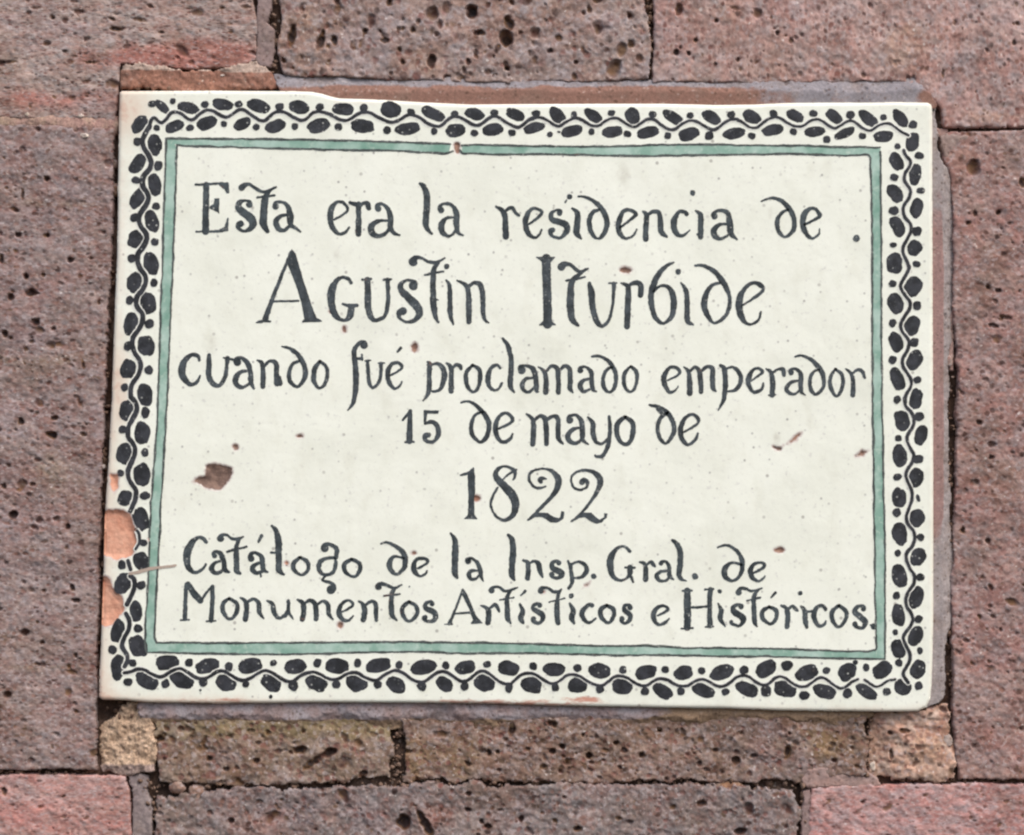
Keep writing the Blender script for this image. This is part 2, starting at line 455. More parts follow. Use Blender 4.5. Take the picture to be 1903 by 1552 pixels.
# pores: (count per 100x100, r0, r1, power, stretch, angle, depth)
stone([(-320, -320), (462, -320), (468, 0), (478, 40), (476, 112), (440, 126), (330, 128), (225, 118), (220, 160), (214, 226), (100, 222), (-320, 216)],
      21, ((174, 151, 141), (161, 130, 121), (163, 151, 147), (171, 108, 96)),
      [(10.0, 1.8, 6.0, 2.5, 2.4, 4, 1.1), (0.3, 6, 11, 1.5, 2.0, 8, 0.6)],
      tint=lambda X, Y: 1.0 * np.clip(1.2 * gauss(X, Y, 340, 106, 160, 30) + 0.8 * gauss(X, Y, 60, 185, 190, 22) + 1.6 * fbm(X, Y, 40, 5) * 0.5, 0, 1),
      label='pale pinkish block with a red band along its lower edge', streak=2.2, pit=0.4, pitsize=7.5,
      holes=[(367, 23, 11.5, 8, 0, 0.6), (215, 54, 13.8, 4.6, 8, 1.2), (145, 22, 11.5, 4.6, 5, 0.9), (67, 15, 11.5, 3.4, 0, 0.9), (98, 33, 4.6, 4.6, 0, 1.2), (208, 35, 8, 3.4, 15, 1.1), (259, 37, 16.1, 4.6, 10, 0.8), (168, 116, 13.8, 3.4, 0, 1), (15, 115, 18.4, 3.4, 0, 1), (300, 60, 6.9, 3.4, 0, 1.1), (413, 15, 5.8, 4.6, 0, 0.9), (120, 95, 5.8, 3.4, 0, 1), (160, 152, 9.2, 4.6, -20, 0.6), (430, 60, 6.9, 3.4, 10, 0.8)])
stone([(-320, 226), (100, 230), (214, 236), (209, 420), (202, 600), (195, 760), (189, 950), (183, 1100), (181, 1250), (179, 1431), (80, 1431), (-320, 1425)],
      22, ((148, 129, 123), (141, 111, 105), (145, 132, 131), (147, 127, 104)),
      [(14.0, 1.6, 5.0, 2.6, 1.6, 10, 1.3), (0.8, 5, 9, 1.3, 1.5, -20, 1.0)],
      tint=lambda X, Y: 0.5 * np.clip(gauss(X, Y, 60, 670, 160, 12) + gauss(X, Y, 90, 380, 120, 10) + gauss(X, Y, 110, 880, 60, 60) + gauss(X, Y, 80, 1240, 140, 8) + 1.4 * fbm(X, Y, 30, 8), 0, 1),
      base=3, label='tall purplish brown block full of small pits', pit=0.6, streak=1.5,
      holes=[(21, 553, 7.2, 8.4, 0, 1.5), (58, 544, 12, 7.2, 0, 1.3), (66, 599, 9.6, 8.4, 0, 1.5), (72, 614, 10.8, 7.2, 10, 0.8), (95, 642, 9.6, 7.2, 0, 0.9), (10, 621, 6, 8.4, 0, 1.4), (48, 513, 4.8, 6, 0, 1.4), (100, 611, 4.8, 4.8, 0, 1.3), (184, 561, 3.6, 6, 0, 1.2), (155, 678, 3.6, 10.8, -10, 1), (87, 333, 7.2, 6, 0, 1.5), (35, 437, 7.2, 6, 0, 1.4), (131, 484, 8.4, 6, 0, 1.4), (3, 481, 6, 9.6, 0, 1.4), (49, 515, 4.8, 4.8, 0, 1.3), (89, 437, 4.8, 6, 0, 1.2), (42, 360, 3.6, 12, 0, 1), (101, 777, 8.4, 4.8, 0, 1.4), (39, 784, 6, 8.4, 0, 1.4), (97, 809, 12, 8.4, 15, 1.3), (148, 747, 4.8, 14.4, -20, 0.9), (25, 957, 9.6, 8.4, 0, 1.4), (126, 978, 4.8, 6, 0, 1.3), (134, 1092, 6, 7.2, 0, 1.3), (141, 1116, 9.6, 4.8, 0, 1.1), (133, 1249, 12, 4.8, 20, 0.9), (77, 1235, 15.6, 3.6, 5, 1), (141, 1217, 3.6, 6, 0, 1.2), (110, 640, 10.8, 6, 0, 0.7), (70, 855, 9.6, 4.8, 0, 0.8), (60, 900, 6, 4.8, 0, 1.1), (7, 904, 6, 6, 0, 1.3), (45, 1175, 10.8, 7.2, 0, 0.6)])
stone([(519, -320), (1199, -320), (1200, 20), (1207, 60), (1210, 90), (1209, 150), (900, 154), (700, 148), (600, 144), (524, 140), (514, 100), (521, 60)],
      23, ((161, 140, 132), (150, 122, 111), (154, 144, 144), (165, 134, 108)),
      [(16.0, 2.0, 6.0, 2.0, 1.7, 80, 1.4), (2.0, 4, 9, 2.0, 1.7, 80, 1.3)],
      tint=lambda X, Y: 0.5 * np.clip(gauss(X, Y, 780, 115, 60, 30) + gauss(X, Y, 560, 40, 70, 60) + 1.6 * fbm(X, Y, 50, 9), 0, 1),
      label='coarse block with large open holes', pit=0.7, pitsize=12, rough=6,
      holes=[(543, 67, 22.5, 8.1, 95, 1.7), (596, 76, 22.5, 7.5, 105, 1.6), (621, 74, 11.2, 6.2, 80, 1.6), (803, 24, 15, 11.9, 90, 0.9), (830, 15, 12.5, 10, 90, 0.6), (877, 20, 15, 12.5, 70, 1.7), (690, 38, 13.8, 7.5, 90, 0.7), (627, 16, 12.5, 8.8, 80, 0.6), (802, 115, 13.8, 8.8, 90, 1.2), (894, 61, 8.8, 6.2, 40, 1.5), (715, 75, 10, 6.2, 0, 1), (678, 59, 6.2, 6.2, 0, 1.2), (817, 44, 10, 6.2, 90, 0.9), (941, 69, 17.5, 13.8, 85, 1.8), (946, 46, 11.2, 10, 90, 1), (993, 62, 13.8, 11.2, 100, 0.9), (1141, 128, 20, 13.8, 110, 0.9), (1155, 92, 15, 10, 100, 0.8), (993, 114, 10, 7.5, 90, 0.8), (943, 128, 6.2, 5, 0, 1.4), (906, 134, 8.8, 6.2, 0, 0.7), (1188, 109, 8.8, 7.5, 90, 0.8), (1111, 50, 15, 11.2, 100, 0.5), (723, 5, 8.8, 6.2, 90, 1.5), (767, 56, 6.2, 6.2, 0, 1.4), (886, 62, 6.2, 5, 0, 1.2), (870, 116, 7.5, 5, 90, 1.1), (742, 92, 5, 5, 0, 1.2), (748, 115, 6.2, 5, 60, 1.2), (830, 143, 10, 6.2, 0, 1), (655, 83, 10, 5, 110, 0.8), (671, 80, 11.2, 5, 110, 0.7), (560, 14, 11.2, 6.2, 90, 0.7), (1022, 95, 6.2, 5, 0, 1.1), (1085, 95, 11.2, 5, 60, 0.8), (1070, 115, 5, 5, 0, 1.2), (967, 61, 5, 5, 0, 1.3)], bumpk=0.45)
stone([(1213, -320), (2223, -320), (2223, 239), (1850, 237), (1754, 238), (1746, 200), (1716, 162), (1660, 152), (1450, 156), (1213, 152)],
      24, ((178, 148, 140), (174, 132, 122), (164, 146, 143), (180, 146, 124)),
      [(6.0, 1.8, 4.5, 2.8, 1.6, 60, 1.2), (0.35, 5, 9, 1.3, 1.5, 70, 0.9)],
      tint=lambda X, Y: 0.5 * np.clip(gauss(X, Y, 1680, 90, 70, 70) + gauss(X, Y, 1880, 215, 160, 16) + gauss(X, Y, 1340, 20, 70, 30) + 1.2 * fbm(X, Y, 60, 3), 0, 1),
      label='wide rosy block with fine pits', pit=0.35, pitsize=7, streak=0.8,
      holes=[(1262, 18, 11.5, 9.2, 100, 1.5), (1408, 25, 11.5, 9.2, 40, 0.6), (1257, 97, 6.9, 5.8, 90, 1.5), (1280, 99, 4.6, 4.6, 0, 1.4), (1445, 61, 5.2, 4.6, 90, 1.4), (1367, 15, 11.5, 4.6, 10, 0.6), (1331, 38, 4.6, 4.6, 0, 1), (1293, 75, 4.6, 4.6, 0, 1.2), (1371, 111, 4.6, 4.6, 90, 1), (1330, 119, 4.6, 3.4, 0, 1), (1376, 129, 5.8, 4.6, 90, 0.6), (1407, 115, 6.9, 3.4, -30, 0.8), (1775, 42, 4.6, 6.9, 0, 0.9), (1753, 137, 3.4, 10.3, 0, 1), (1470, 77, 6.9, 4.6, 20, 0.7), (1885, 80, 4.6, 6.9, 0, 1)], bumpk=0.18)
stone([(1760, 243), (1900, 241), (2223, 241), (2223, 1450), (1782, 1450), (1770, 1350), (1768, 1100), (1774, 900), (1780, 700), (1770, 560), (1771, 420), (1766, 340), (1754, 305), (1749, 264)],
      25, ((160, 132, 124), (154, 113, 105), (144, 124, 121), (160, 118, 102)),
      [(14.0, 1.6, 4.6, 2.6, 1.8, 35, 1.3), (0.3, 5, 9, 1.3, 1.5, 0, 0.9)],
      tint=lambda X, Y: 0.55 * np.clip(gauss(X, Y, 1830, 1438, 200, 26) + gauss(X, Y, 1790, 300, 40, 60) + 1.2 * fbm(X, Y, 60, 6), 0, 1),
      base=2, label='tall dull red block with fine pits', pit=0.55, streak=1.2,
      holes=[(1809, 312, 15.6, 14.4, 30, 0.8), (1900, 340, 7.2, 10.8, 0, 1.1), (1812, 397, 4.8, 7.2, 0, 1), (1855, 395, 6, 6, 0, 1.1), (1800, 415, 6, 4.8, 0, 1.2), (1880, 1119, 14.4, 7.2, 25, 0.7), (1836, 534, 6, 4.8, 0, 1.4), (1855, 540, 7.2, 4.8, 10, 1.2), (1842, 850, 6, 4.8, 0, 1.3), (1820, 785, 6, 6, 0, 1.2), (1836, 1006, 6, 6, 0, 1.1), (1870, 590, 14.4, 4.8, 5, 1), (1845, 605, 12, 4.8, 10, 1), (1790, 985, 4.8, 7.2, 0, 1.2)], rot=0.6)
stone([(290, 1338), (500, 1334), (731, 1335), (732, 1400), (727, 1450), (600, 1457), (430, 1460), (294, 1454), (287, 1400)],
      26, ((138, 117, 100), (120, 94, 76), (138, 122, 110), (142, 124, 90)),
      [(14.0, 1.8, 6.0, 2.2, 1.8, 10, 1.3), (0.7, 5, 9, 1.4, 2.2, -35, 1.0)],
      tint=lambda X, Y: np.clip(0.9 * (1 - sstep(1352, 1392, Y + 30 * fbm(X, Y, 40, 4))) + 0.8 * fbm(X, Y, 50, 14), 0, 0.85),
      base=-2, label='small block below the plaque stained yellowish brown', pit=0.65, pitsize=10, rough=8, wob=15,
      holes=[(557, 1395, 14.9, 8, -5, 1.6), (612, 1400, 14.9, 9.2, -20, 1.5), (582, 1417, 25.3, 6.9, -35, 1.1), (297, 1373, 9.2, 6.9, 0, 1.4), (389, 1411, 6.9, 5.8, 0, 1.3), (476, 1414, 6.9, 5.8, 0, 1.3), (374, 1392, 13.8, 5.8, 0, 0.7), (480, 1381, 5.8, 4.6, 0, 1.1), (420, 1430, 8, 4.6, 0, 1), (517, 1397, 6.9, 6.9, 0, 0.6), (640, 1372, 11.5, 6.9, 60, 0.8), (665, 1382, 9.2, 9.2, 0, 0.8), (675, 1440, 10.3, 6.9, -20, 1.4), (640, 1418, 16.1, 11.5, 0, 0.5), (320, 1375, 10.3, 5.8, 40, 0.7)], bumpk=0.6)
stone([(748, 1340), (900, 1334), (1240, 1334), (1500, 1328), (1612, 1326), (1616, 1380), (1607, 1434), (1480, 1452), (1320, 1452), (1150, 1453), (980, 1458), (900, 1454), (754, 1449)],
      27, ((134, 111, 97), (118, 88, 73), (140, 124, 118), (138, 112, 80)),
      [(16.0, 1.8, 5.5, 2.2, 1.6, 20, 1.4), (0.7, 5, 8, 1.4, 1.6, 60, 1.1)],
      tint=lambda X, Y: np.clip(0.8 * gauss(X, Y, 820, 1400, 130, 40) + 0.8 * gauss(X, Y, 1520, 1380, 110, 40) + 1.2 * fbm(X, Y, 45, 24), 0, 0.8),
      base=-2, label='long block below the plaque with deep dark pits', pit=0.7, pitsize=8, rough=8, wob=16,
      holes=[(1095, 1405, 7.8, 7.2, 0, 1.8), (1045, 1387, 6.6, 6, 0, 1.7), (1026, 1396, 7.2, 6, 20, 1.6), (1145, 1381, 6, 5.4, 0, 1.6), (909, 1400, 4.8, 7.2, 0, 1.6), (884, 1347, 4.8, 8.4, 0, 1.5), (951, 1358, 7.2, 15.6, 10, 1.1), (1027, 1345, 10.8, 7.2, 20, 1.2), (1368, 1415, 9, 8.4, 0, 1.8), (1464, 1398, 7.2, 18, 5, 1.3), (1226, 1358, 6, 6, 0, 1.6), (925, 1399, 4.8, 4.8, 0, 1.4), (981, 1393, 6, 4.8, 0, 1.2), (1084, 1366, 4.8, 4.8, 0, 1.2), (1055, 1416, 8.4, 7.2, 0, 0.8), (1125, 1395, 8.4, 4.8, 10, 0.9), (1193, 1404, 7.2, 6, 0, 1.2), (1152, 1427, 4.8, 4.8, 0, 1.3), (1160, 1395, 7.2, 6, 0, 1), (820, 1365, 16.8, 7.2, 0, 0.7), (1400, 1405, 9.6, 4.8, -20, 1.1), (1330, 1395, 6, 4.8, 0, 1.2), (1300, 1420, 7.2, 6, 0, 1), (870, 1420, 8.4, 4.8, 30, 1), (1010, 1424, 7.2, 6, 0, 1)], bumpk=0.6)
stone([(1622, 1325), (1690, 1322), (1735, 1317), (1762, 1308), (1770, 1360), (1778, 1415), (1772, 1449), (1682, 1453), (1618, 1440), (1613, 1400)],
      28, ((198, 160, 138), (184, 136, 114), (198, 172, 154), (210, 168, 140)),
      [(3.0, 2.0, 5.0, 2.0, 1.6, 20, 1.0), (0.8, 5, 10, 1.4, 1.6, 60, 0.8)],
      tint=lambda X, Y: np.clip(0.9 * gauss(X, Y, 1720, 1395, 40, 40) + 1.2 * fbm(X, Y, 30, 34), 0, 0.8),
      base=-2, label='orange tan lump of stone at the lower right corner of the plaque', pit=0.45, rough=13, wob=16,
      holes=[(1655, 1362, 5.8, 4.6, 0, 1.4), (1682, 1358, 10.3, 5.8, 0, 1.4), (1657, 1403, 4.6, 10.3, 0, 1.1), (1700, 1420, 11.5, 5.8, -20, 0.5)], bumpk=0.45)
stone([(-320, 1440), (100, 1440), (233, 1444), (242, 1470), (245, 1552), (240, 1872), (-320, 1872)],
      29, ((191, 145, 136), (181, 122, 113), (174, 147, 143), (193, 126, 116)),
      [(4.0, 1.8, 4.5, 2.6, 2.2, -25, 1.1)],
      tint=lambda X, Y: 0.6 * np.clip(gauss(X, Y, 60, 1520, 160, 40) + 1.4 * fbm(X, Y, 40, 44), 0, 1),
      label='pink block in the bottom row', pit=0.2, pitsize=8, streak=2.0, rot=0.4,
      holes=[(8, 1472, 5, 10, -20, 1.3), (75, 1500, 6, 4, -20, 0.9), (118, 1480, 5, 3, -30, 1), (160, 1520, 7, 4, -20, 0.8)], bumpk=0.18)
stone([(290, 1474), (360, 1478), (430, 1464), (700, 1459), (760, 1455), (900, 1458), (1200, 1457), (1330, 1460), (1468, 1468), (1488, 1500), (1490, 1872), (286, 1872), (284, 1540)],
      30, ((133, 119, 114), (123, 102, 97), (131, 123, 122), (154, 110, 97)),
      [(13.0, 1.8, 5.5, 2.2, 1.6, 0, 1.3), (0.5, 6, 11, 1.5, 1.9, 40, 0.8)],
      tint=lambda X, Y: 0.7 * np.clip(gauss(X, Y, 820, 1515, 40, 30) + gauss(X, Y, 500, 1520, 60, 40) + 1.2 * fbm(X, Y, 60, 54), 0, 1),
      label='grey pink block with scattered holes', pit=0.6, rough=8, wob=16,
      holes=[(749, 1528, 15.6, 13.2, 50, 1.2), (790, 1532, 33.6, 8.4, 62, 1.5), (1304, 1494, 9.6, 7.2, 0, 1.5), (1392, 1503, 13.2, 10.8, 60, 0.8), (1375, 1547, 12, 8.4, 0, 1.2), (871, 1475, 6, 4.8, 0, 1.2), (968, 1522, 7.2, 6, 90, 1.2), (895, 1526, 4.8, 6, 0, 1.4), (907, 1536, 7.2, 6, 0, 1.2), (1072, 1539, 7.2, 6, 0, 1), (1048, 1481, 4.8, 3.6, 0, 1.3), (480, 1490, 8.4, 4.8, 0, 0.9), (600, 1478, 7.2, 6, 0, 0.8), (505, 1520, 16.8, 10.8, -40, 0.6), (430, 1525, 7.2, 6, 0, 1.1), (870, 1505, 7.2, 4.8, 20, 1.1), (1250, 1500, 7.2, 6, 0, 0.9), (1150, 1520, 6, 4.8, 0, 1.1)], bumpk=0.5)
stone([(1508, 1462), (1620, 1457), (2223, 1454), (2223, 1872), (1506, 1872), (1501, 1540)],
      31, ((191, 144, 138), (178, 121, 114), (174, 151, 151), (178, 110, 102)),
      [(3.0, 1.8, 4.5, 2.8, 2.4, -35, 1.0)],
      tint=lambda X, Y: 0.6 * np.clip(1.8 * fbm(X, Y * 1.6, 50, 64), 0, 1),
      label='pink block with worn smooth face', pit=0.12, pitsize=8, streak=1.8, rot=0.5,
      holes=[(1540, 1490, 8, 4, -35, 0.5), (1595, 1510, 10, 5, -40, 0.6), (1720, 1478, 8, 4, -30, 0.6), (1650, 1500, 14, 6, -35, 0.5), (1805, 1520, 6, 4, 0, 0.7), (1870, 1490, 6, 4, 0, 0.8)], bumpk=0.15)
# round lumps of old mortar caught in the lower joint
def ring(cx, cy, rx, ry, n=14):
    return [(cx + rx * math.cos(2 * math.pi * i / n), cy + ry * math.sin(2 * math.pi * i / n)) for i in range(n)]
for (cx, cy, rx, ry, sd_, col) in ((328, 1466, 17, 13, 71, ((178, 145, 128), (157, 124, 109), (185, 160, 146), (178, 145, 128))),
                                   (366, 1472, 20, 17, 72, ((180, 147, 128), (155, 120, 102), (185, 160, 146), (178, 145, 128))),
                                   (1352, 1467, 34, 21, 73, ((171, 130, 97), (146, 105, 78), (178, 149, 126), (171, 130, 97)))):
    stone(ring(cx, cy, rx, ry), sd_, col, [], name='mortar_lump', base=-3, rough=7, grain=2.5, wob=9, edge=13, pit=0.5)

def mortar(poly, seed, c1, c2, ct, tint=None, hfun=None, base=-4, rough=4, grain=1.3, wob=5, edge=6, fleck=0.0, gran=0.5, pores=(), label=None, name='mortar_joint', cap=None):
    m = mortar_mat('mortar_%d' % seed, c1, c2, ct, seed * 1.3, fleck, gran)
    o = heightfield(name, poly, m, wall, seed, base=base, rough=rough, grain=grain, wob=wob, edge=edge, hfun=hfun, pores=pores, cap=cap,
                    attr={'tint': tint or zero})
    if label:
        o['label'] = label
    return o

mortar([(-320, 200), (60, 206), (190, 210), (218, 214), (221, 232), (214, 250), (60, 242), (-320, 240)], 81, (166, 132, 122), (164, 134, 122), (170, 146, 126),
       tint=lambda X, Y: 0.5 + 0.8 * fbm(X, Y, 60, 4), hfun=lambda X, Y: -0.02 * (Y - 225 - 0.05 * (X - 50)) ** 2, base=2, rough=5, fleck=0.8, gran=0.8, wob=8, edge=4)
mortar([(470, -320), (506, -320), (504, 20), (496, 42), (511, 58), (514, 95), (504, 126), (482, 122), (474, 110), (477, 40)], 82,
       (152, 134, 130), (140, 120, 116), (146, 116, 106), base=-2, gran=0.35, wob=6, edge=4)
mortar([(223, 116), (270, 119), (320, 128), (400, 128), (476, 116), (500, 130), (521, 160), (505, 167), (360, 176), (226, 163)], 83,
       (158, 114, 95), (142, 104, 90), (182, 160, 146), tint=lambda X, Y: 0.95 * band(Y - 8 * fbm(X, Y, 40, 2), 112, 131, 5) + 0.35 * sstep(380, 470, X),
       base=-1, fleck=1.1, gran=0.7, rough=8, grain=2.2, wob=13, edge=6, label='brown mortar strip along the top left of the plaque')
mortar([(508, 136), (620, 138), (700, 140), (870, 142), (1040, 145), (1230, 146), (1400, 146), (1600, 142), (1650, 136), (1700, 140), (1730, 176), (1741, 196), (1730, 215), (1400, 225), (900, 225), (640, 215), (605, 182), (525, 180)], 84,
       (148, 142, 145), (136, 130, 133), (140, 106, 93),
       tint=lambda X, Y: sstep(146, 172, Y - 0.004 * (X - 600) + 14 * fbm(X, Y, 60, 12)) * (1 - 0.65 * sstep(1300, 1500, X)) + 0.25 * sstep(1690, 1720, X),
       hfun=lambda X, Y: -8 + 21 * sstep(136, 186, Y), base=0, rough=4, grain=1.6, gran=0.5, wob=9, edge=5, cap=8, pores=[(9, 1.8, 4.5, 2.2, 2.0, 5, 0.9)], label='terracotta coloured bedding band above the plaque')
mortar([(1715, 200), (1739, 200), (1744, 268), (1752, 300), (1772, 340), (1774, 420), (1776, 560), (1766, 690), (1762, 800), (1765, 900), (1772, 1000), (1774, 1150), (1760, 1180), (1758, 1292), (1748, 1304), (1720, 1312)], 85,
       (164, 154, 151), (152, 142, 140), (154, 124, 118),
       tint=lambda X, Y: (1 - sstep(1748, 1757, X)) * (0.9 * band(Y, 430, 960, 90) + 0.3),
       hfun=lambda X, Y: -8 + 22 * (1 - sstep(1738, 1774, X)), base=0, rough=4, grain=1.6, gran=0.5, wob=9, edge=5, cap=8, pores=[(9, 1.8, 4.5, 2.2, 2.0, 80, 0.9)], label='grey bedding mortar down the right side of the plaque')
mortar([(256, 1290), (600, 1290), (1000, 1292), (1240, 1300), (1605, 1306), (1620, 1330), (1560, 1354), (1400, 1358), (1240, 1358), (1000, 1358), (620, 1358), (420, 1354), (262, 1345)], 86,
       (166, 156, 158), (162, 140, 136), (156, 130, 106),
       tint=lambda X, Y: sstep(1190, 1280, X) + 0.8 * sstep(1326, 1344, Y + 10 * fbm(X, Y, 60, 3)),
       hfun=lambda X, Y: -12 + 16 * (1 - sstep(1322, 1358, Y)), base=0, rough=8, grain=2.0, gran=0.6, wob=11, edge=7, cap=4, label='mauve grey bedding mortar under the plaque')
mortar([(190, 1345), (214, 1330), (222, 1308), (268, 1306), (284, 1350), (290, 1400), (284, 1436), (240, 1444), (190, 1438), (183, 1390)], 87,
       (200, 172, 146), (176, 148, 124), (162, 140, 130), tint=lambda X, Y: 0.8 * sstep(1408, 1430, Y), fleck=0.6,
       base=-4, rough=13, grain=3.5, gran=1.2, wob=15, edge=9, pores=[(4, 2, 5, 1.5, 1.3, 0, 1.0)], name='mortar_plug', label='crumbly yellow mortar filling beside the lower left corner')
mortar([(236, 1436), (262, 1438), (276, 1444), (270, 1474), (282, 1500), (291, 1872), (248, 1872), (247, 1480)], 88,
       (150, 136, 132), (134, 120, 118), (146, 116, 106), base=-4, gran=0.45, wob=7, edge=4)
mortar([(1500, 1430), (1560, 1424), (1608, 1432), (1630, 1446), (1640, 1462), (1500, 1466), (1488, 1450)], 89,
       (158, 136, 130), (164, 132, 122), (150, 120, 106), base=-1, gran=0.35, wob=5, edge=4)
mortar([(1490, 1468), (1510, 1464), (1512, 1500), (1506, 1872), (1488, 1872)], 90, (144, 124, 120), (150, 124, 118), (146, 116, 106), base=-3, gran=0.45, wob=7, edge=4)
mortar([(1740, 236), (1762, 240), (1772, 330), (1768, 420), (1772, 540), (1774, 690), (1764, 690), (1760, 420), (1752, 290)], 91,
       (164, 136, 128), (158, 130, 122), (166, 130, 116), base=-9, gran=0.4)
# chips of pale lime and pebbles lodged in the joints
for i, (cx, cy, rx, ry) in enumerate(((1762, 1376, 9, 9), (1621, 1424, 6, 9), (1683, 1443, 9, 4), (1708, 1436, 10, 5), (1590, 1345, 5, 5), (1443, 1428, 9, 6),
                                      (147, 216, 9, 4), (88, 227, 5, 4), (52, 214, 4, 4), (155, 252, 8, 3), (418, 138, 13, 5), (452, 131, 5, 4))):
    stone(ring(cx, cy, rx, ry, 6), 120 + i, ((206, 190, 172), (190, 172, 156), (212, 198, 184), (200, 180, 162)), [], name='lime_fleck', base=(-3 if cy > 1300 else 1), rough=3, grain=2, wob=9, edge=2, pit=0.35, pitsize=5)
for i, (cx, cy, rx, ry, col) in enumerate(((213, 352, 9, 14, ((122, 96, 76), (104, 80, 64), (130, 104, 88), (122, 96, 76))), (212, 305, 8, 11, ((112, 92, 84), (98, 80, 74), (124, 104, 96), (112, 92, 84))),
                                           (192, 868, 6, 7, ((190, 176, 164), (170, 156, 146), (196, 184, 174), (190, 176, 164))), (1764, 672, 9, 13, ((170, 146, 136), (156, 132, 122), (176, 154, 144), (170, 146, 136))))):
    stone(ring(cx, cy, rx, ry, 11), 150 + i, col, [], name='pebble', base=0 if i > 1 else -6, rough=3, wob=4, edge=7, pit=0.2)
# smooth grey smear of mortar on the corner of the tall right block
mortar([(1744, 252), (1762, 246), (1800, 252), (1806, 272), (1784, 292), (1764, 300), (1752, 292)], 92, (160, 140, 132), (152, 130, 124), (160, 130, 120), base=3, gran=0.3, wob=6, edge=6)
# loose crumbs and grit lodged in the open joints: far too many and too small to count
gr = np.random.RandomState(5)
gv, gf = [], []
def crumb(x, y, h, r):
    m, kk = 7, 4
    b = len(gv)
    ax = gr.uniform(0.6, 1.3, 3)
    for i in range(kk + 1):
        for j in range(m):
            t, u = math.pi * i / kk, 2 * math.pi * (j + 0.5 * (i % 2)) / m
            q = r * gr.uniform(0.72, 1.15)
            px, py, pz = q * ax[0] * math.sin(t) * math.cos(u), q * ax[1] * math.sin(t) * math.sin(u), q * ax[2] * math.cos(t)
            gv.append(((x + px - CX) * S, -(h + pz) * S, (CY - y - py) * S))
    for i in range(kk):
        for j in range(m):
            gf.append((b + i * m + j, b + i * m + (j + 1) % m, b + (i + 1) * m + (j + 1) % m, b + (i + 1) * m + j))
for path, n_, spread, h0 in ((((290, 1462), (740, 1456), (1100, 1454), (1480, 1458)), 170, 6, -14), (((739, 1345), (741, 1450)), 40, 6, -14), (((508, -20), (514, 60), (510, 130)), 36, 5, -14),
                         (((1206, -10), (1210, 140)), 30, 4, -14), (((207, 420), (196, 700), (186, 1000), (181, 1280)), 90, 5, -16), (((262, 1450), (284, 1475), (286, 1550)), 34, 8, -10),
                         (((200, 1318), (255, 1322)), 26, 8, -12), (((1618, 1335), (1612, 1440)), 30, 4, -12), (((1480, 1440), (1500, 1470), (1500, 1550)), 34, 7, -10),
                         (((1772, 690), (1768, 900), (1768, 1280)), 60, 5, -14), (((1640, 1452), (1900, 1452)), 40, 3, -14), (((0, 1434), (180, 1437)), 30, 3, -14), (((228, 166), (520, 168)), 24, 4, -8)):
    path = np.array(path, float)
    seg = np.r_[0, np.cumsum(np.hypot(*np.diff(path, axis=0).T))]
    for _ in range(n_):
        t = gr.uniform(0, seg[-1])
        crumb(np.interp(t, seg, path[:, 0]) + gr.normal(0, spread), np.interp(t, seg, path[:, 1]) + gr.normal(0, spread), h0 + gr.uniform(-5, 6), gr.uniform(1.8, 3.2) + 4.5 * gr.rand() ** 3)
cm_ = mortar_mat('mortar_crumb', (140, 114, 98), (110, 88, 74), (150, 130, 112), 77.0, 0.3, 0.9)
cr = link('mortar_crumbs', gv, None, cm_, wall, None, gf)
cr['kind'] = 'stuff'

# ================================================================== the plaque
plaque = bpy.data.objects.new('ceramic_plaque', None)
scene.collection.objects.link(plaque)
plaque['label'] = 'cream glazed ceramic plaque with hand painted Spanish lettering, green line frame and black vine border'
plaque['category'] = 'plaque'
TH = 16.0                                   # how far the glaze stands in front of the wall face
K = 1 - TH * S / DIST                       # drawing scale on that nearer plane

outline = [(222, 172), (226, 169), (400, 168), (540, 169), (580, 170.5), (598, 174), (612, 178.5), (630, 182.5), (705, 185), (789, 190), (873, 194), (1000, 193), (1127, 192.5), (1232, 192.5),
           (1337, 195), (1402, 194), (1465, 191), (1570, 190.5), (1675, 189.5), (1724, 190.5), (1731, 194), (1733, 203), (1733, 300), (1734, 600), (1735, 900), (1735, 1150), (1732, 1270),
           (1729, 1300), (1722, 1315), (1705, 1323), (1640, 1323.5), (1529, 1322), (1445, 1321), (1340, 1317), (1244, 1316), (1139, 1314), (1034, 1312), (900, 1308), (759, 1306.5),
           (589, 1306), (400, 1308), (274, 1306), (232, 1302), (190, 1301), (184, 1296), (184.5, 1250), (187, 1204), (190, 1114), (192.5, 1042), (194, 971), (197, 918), (202, 846), (206, 756),
           (207.5, 745), (209, 686), (213.5, 560), (216, 500), (217, 480), (219, 380), (218, 350), (219, 336), (221, 210)]

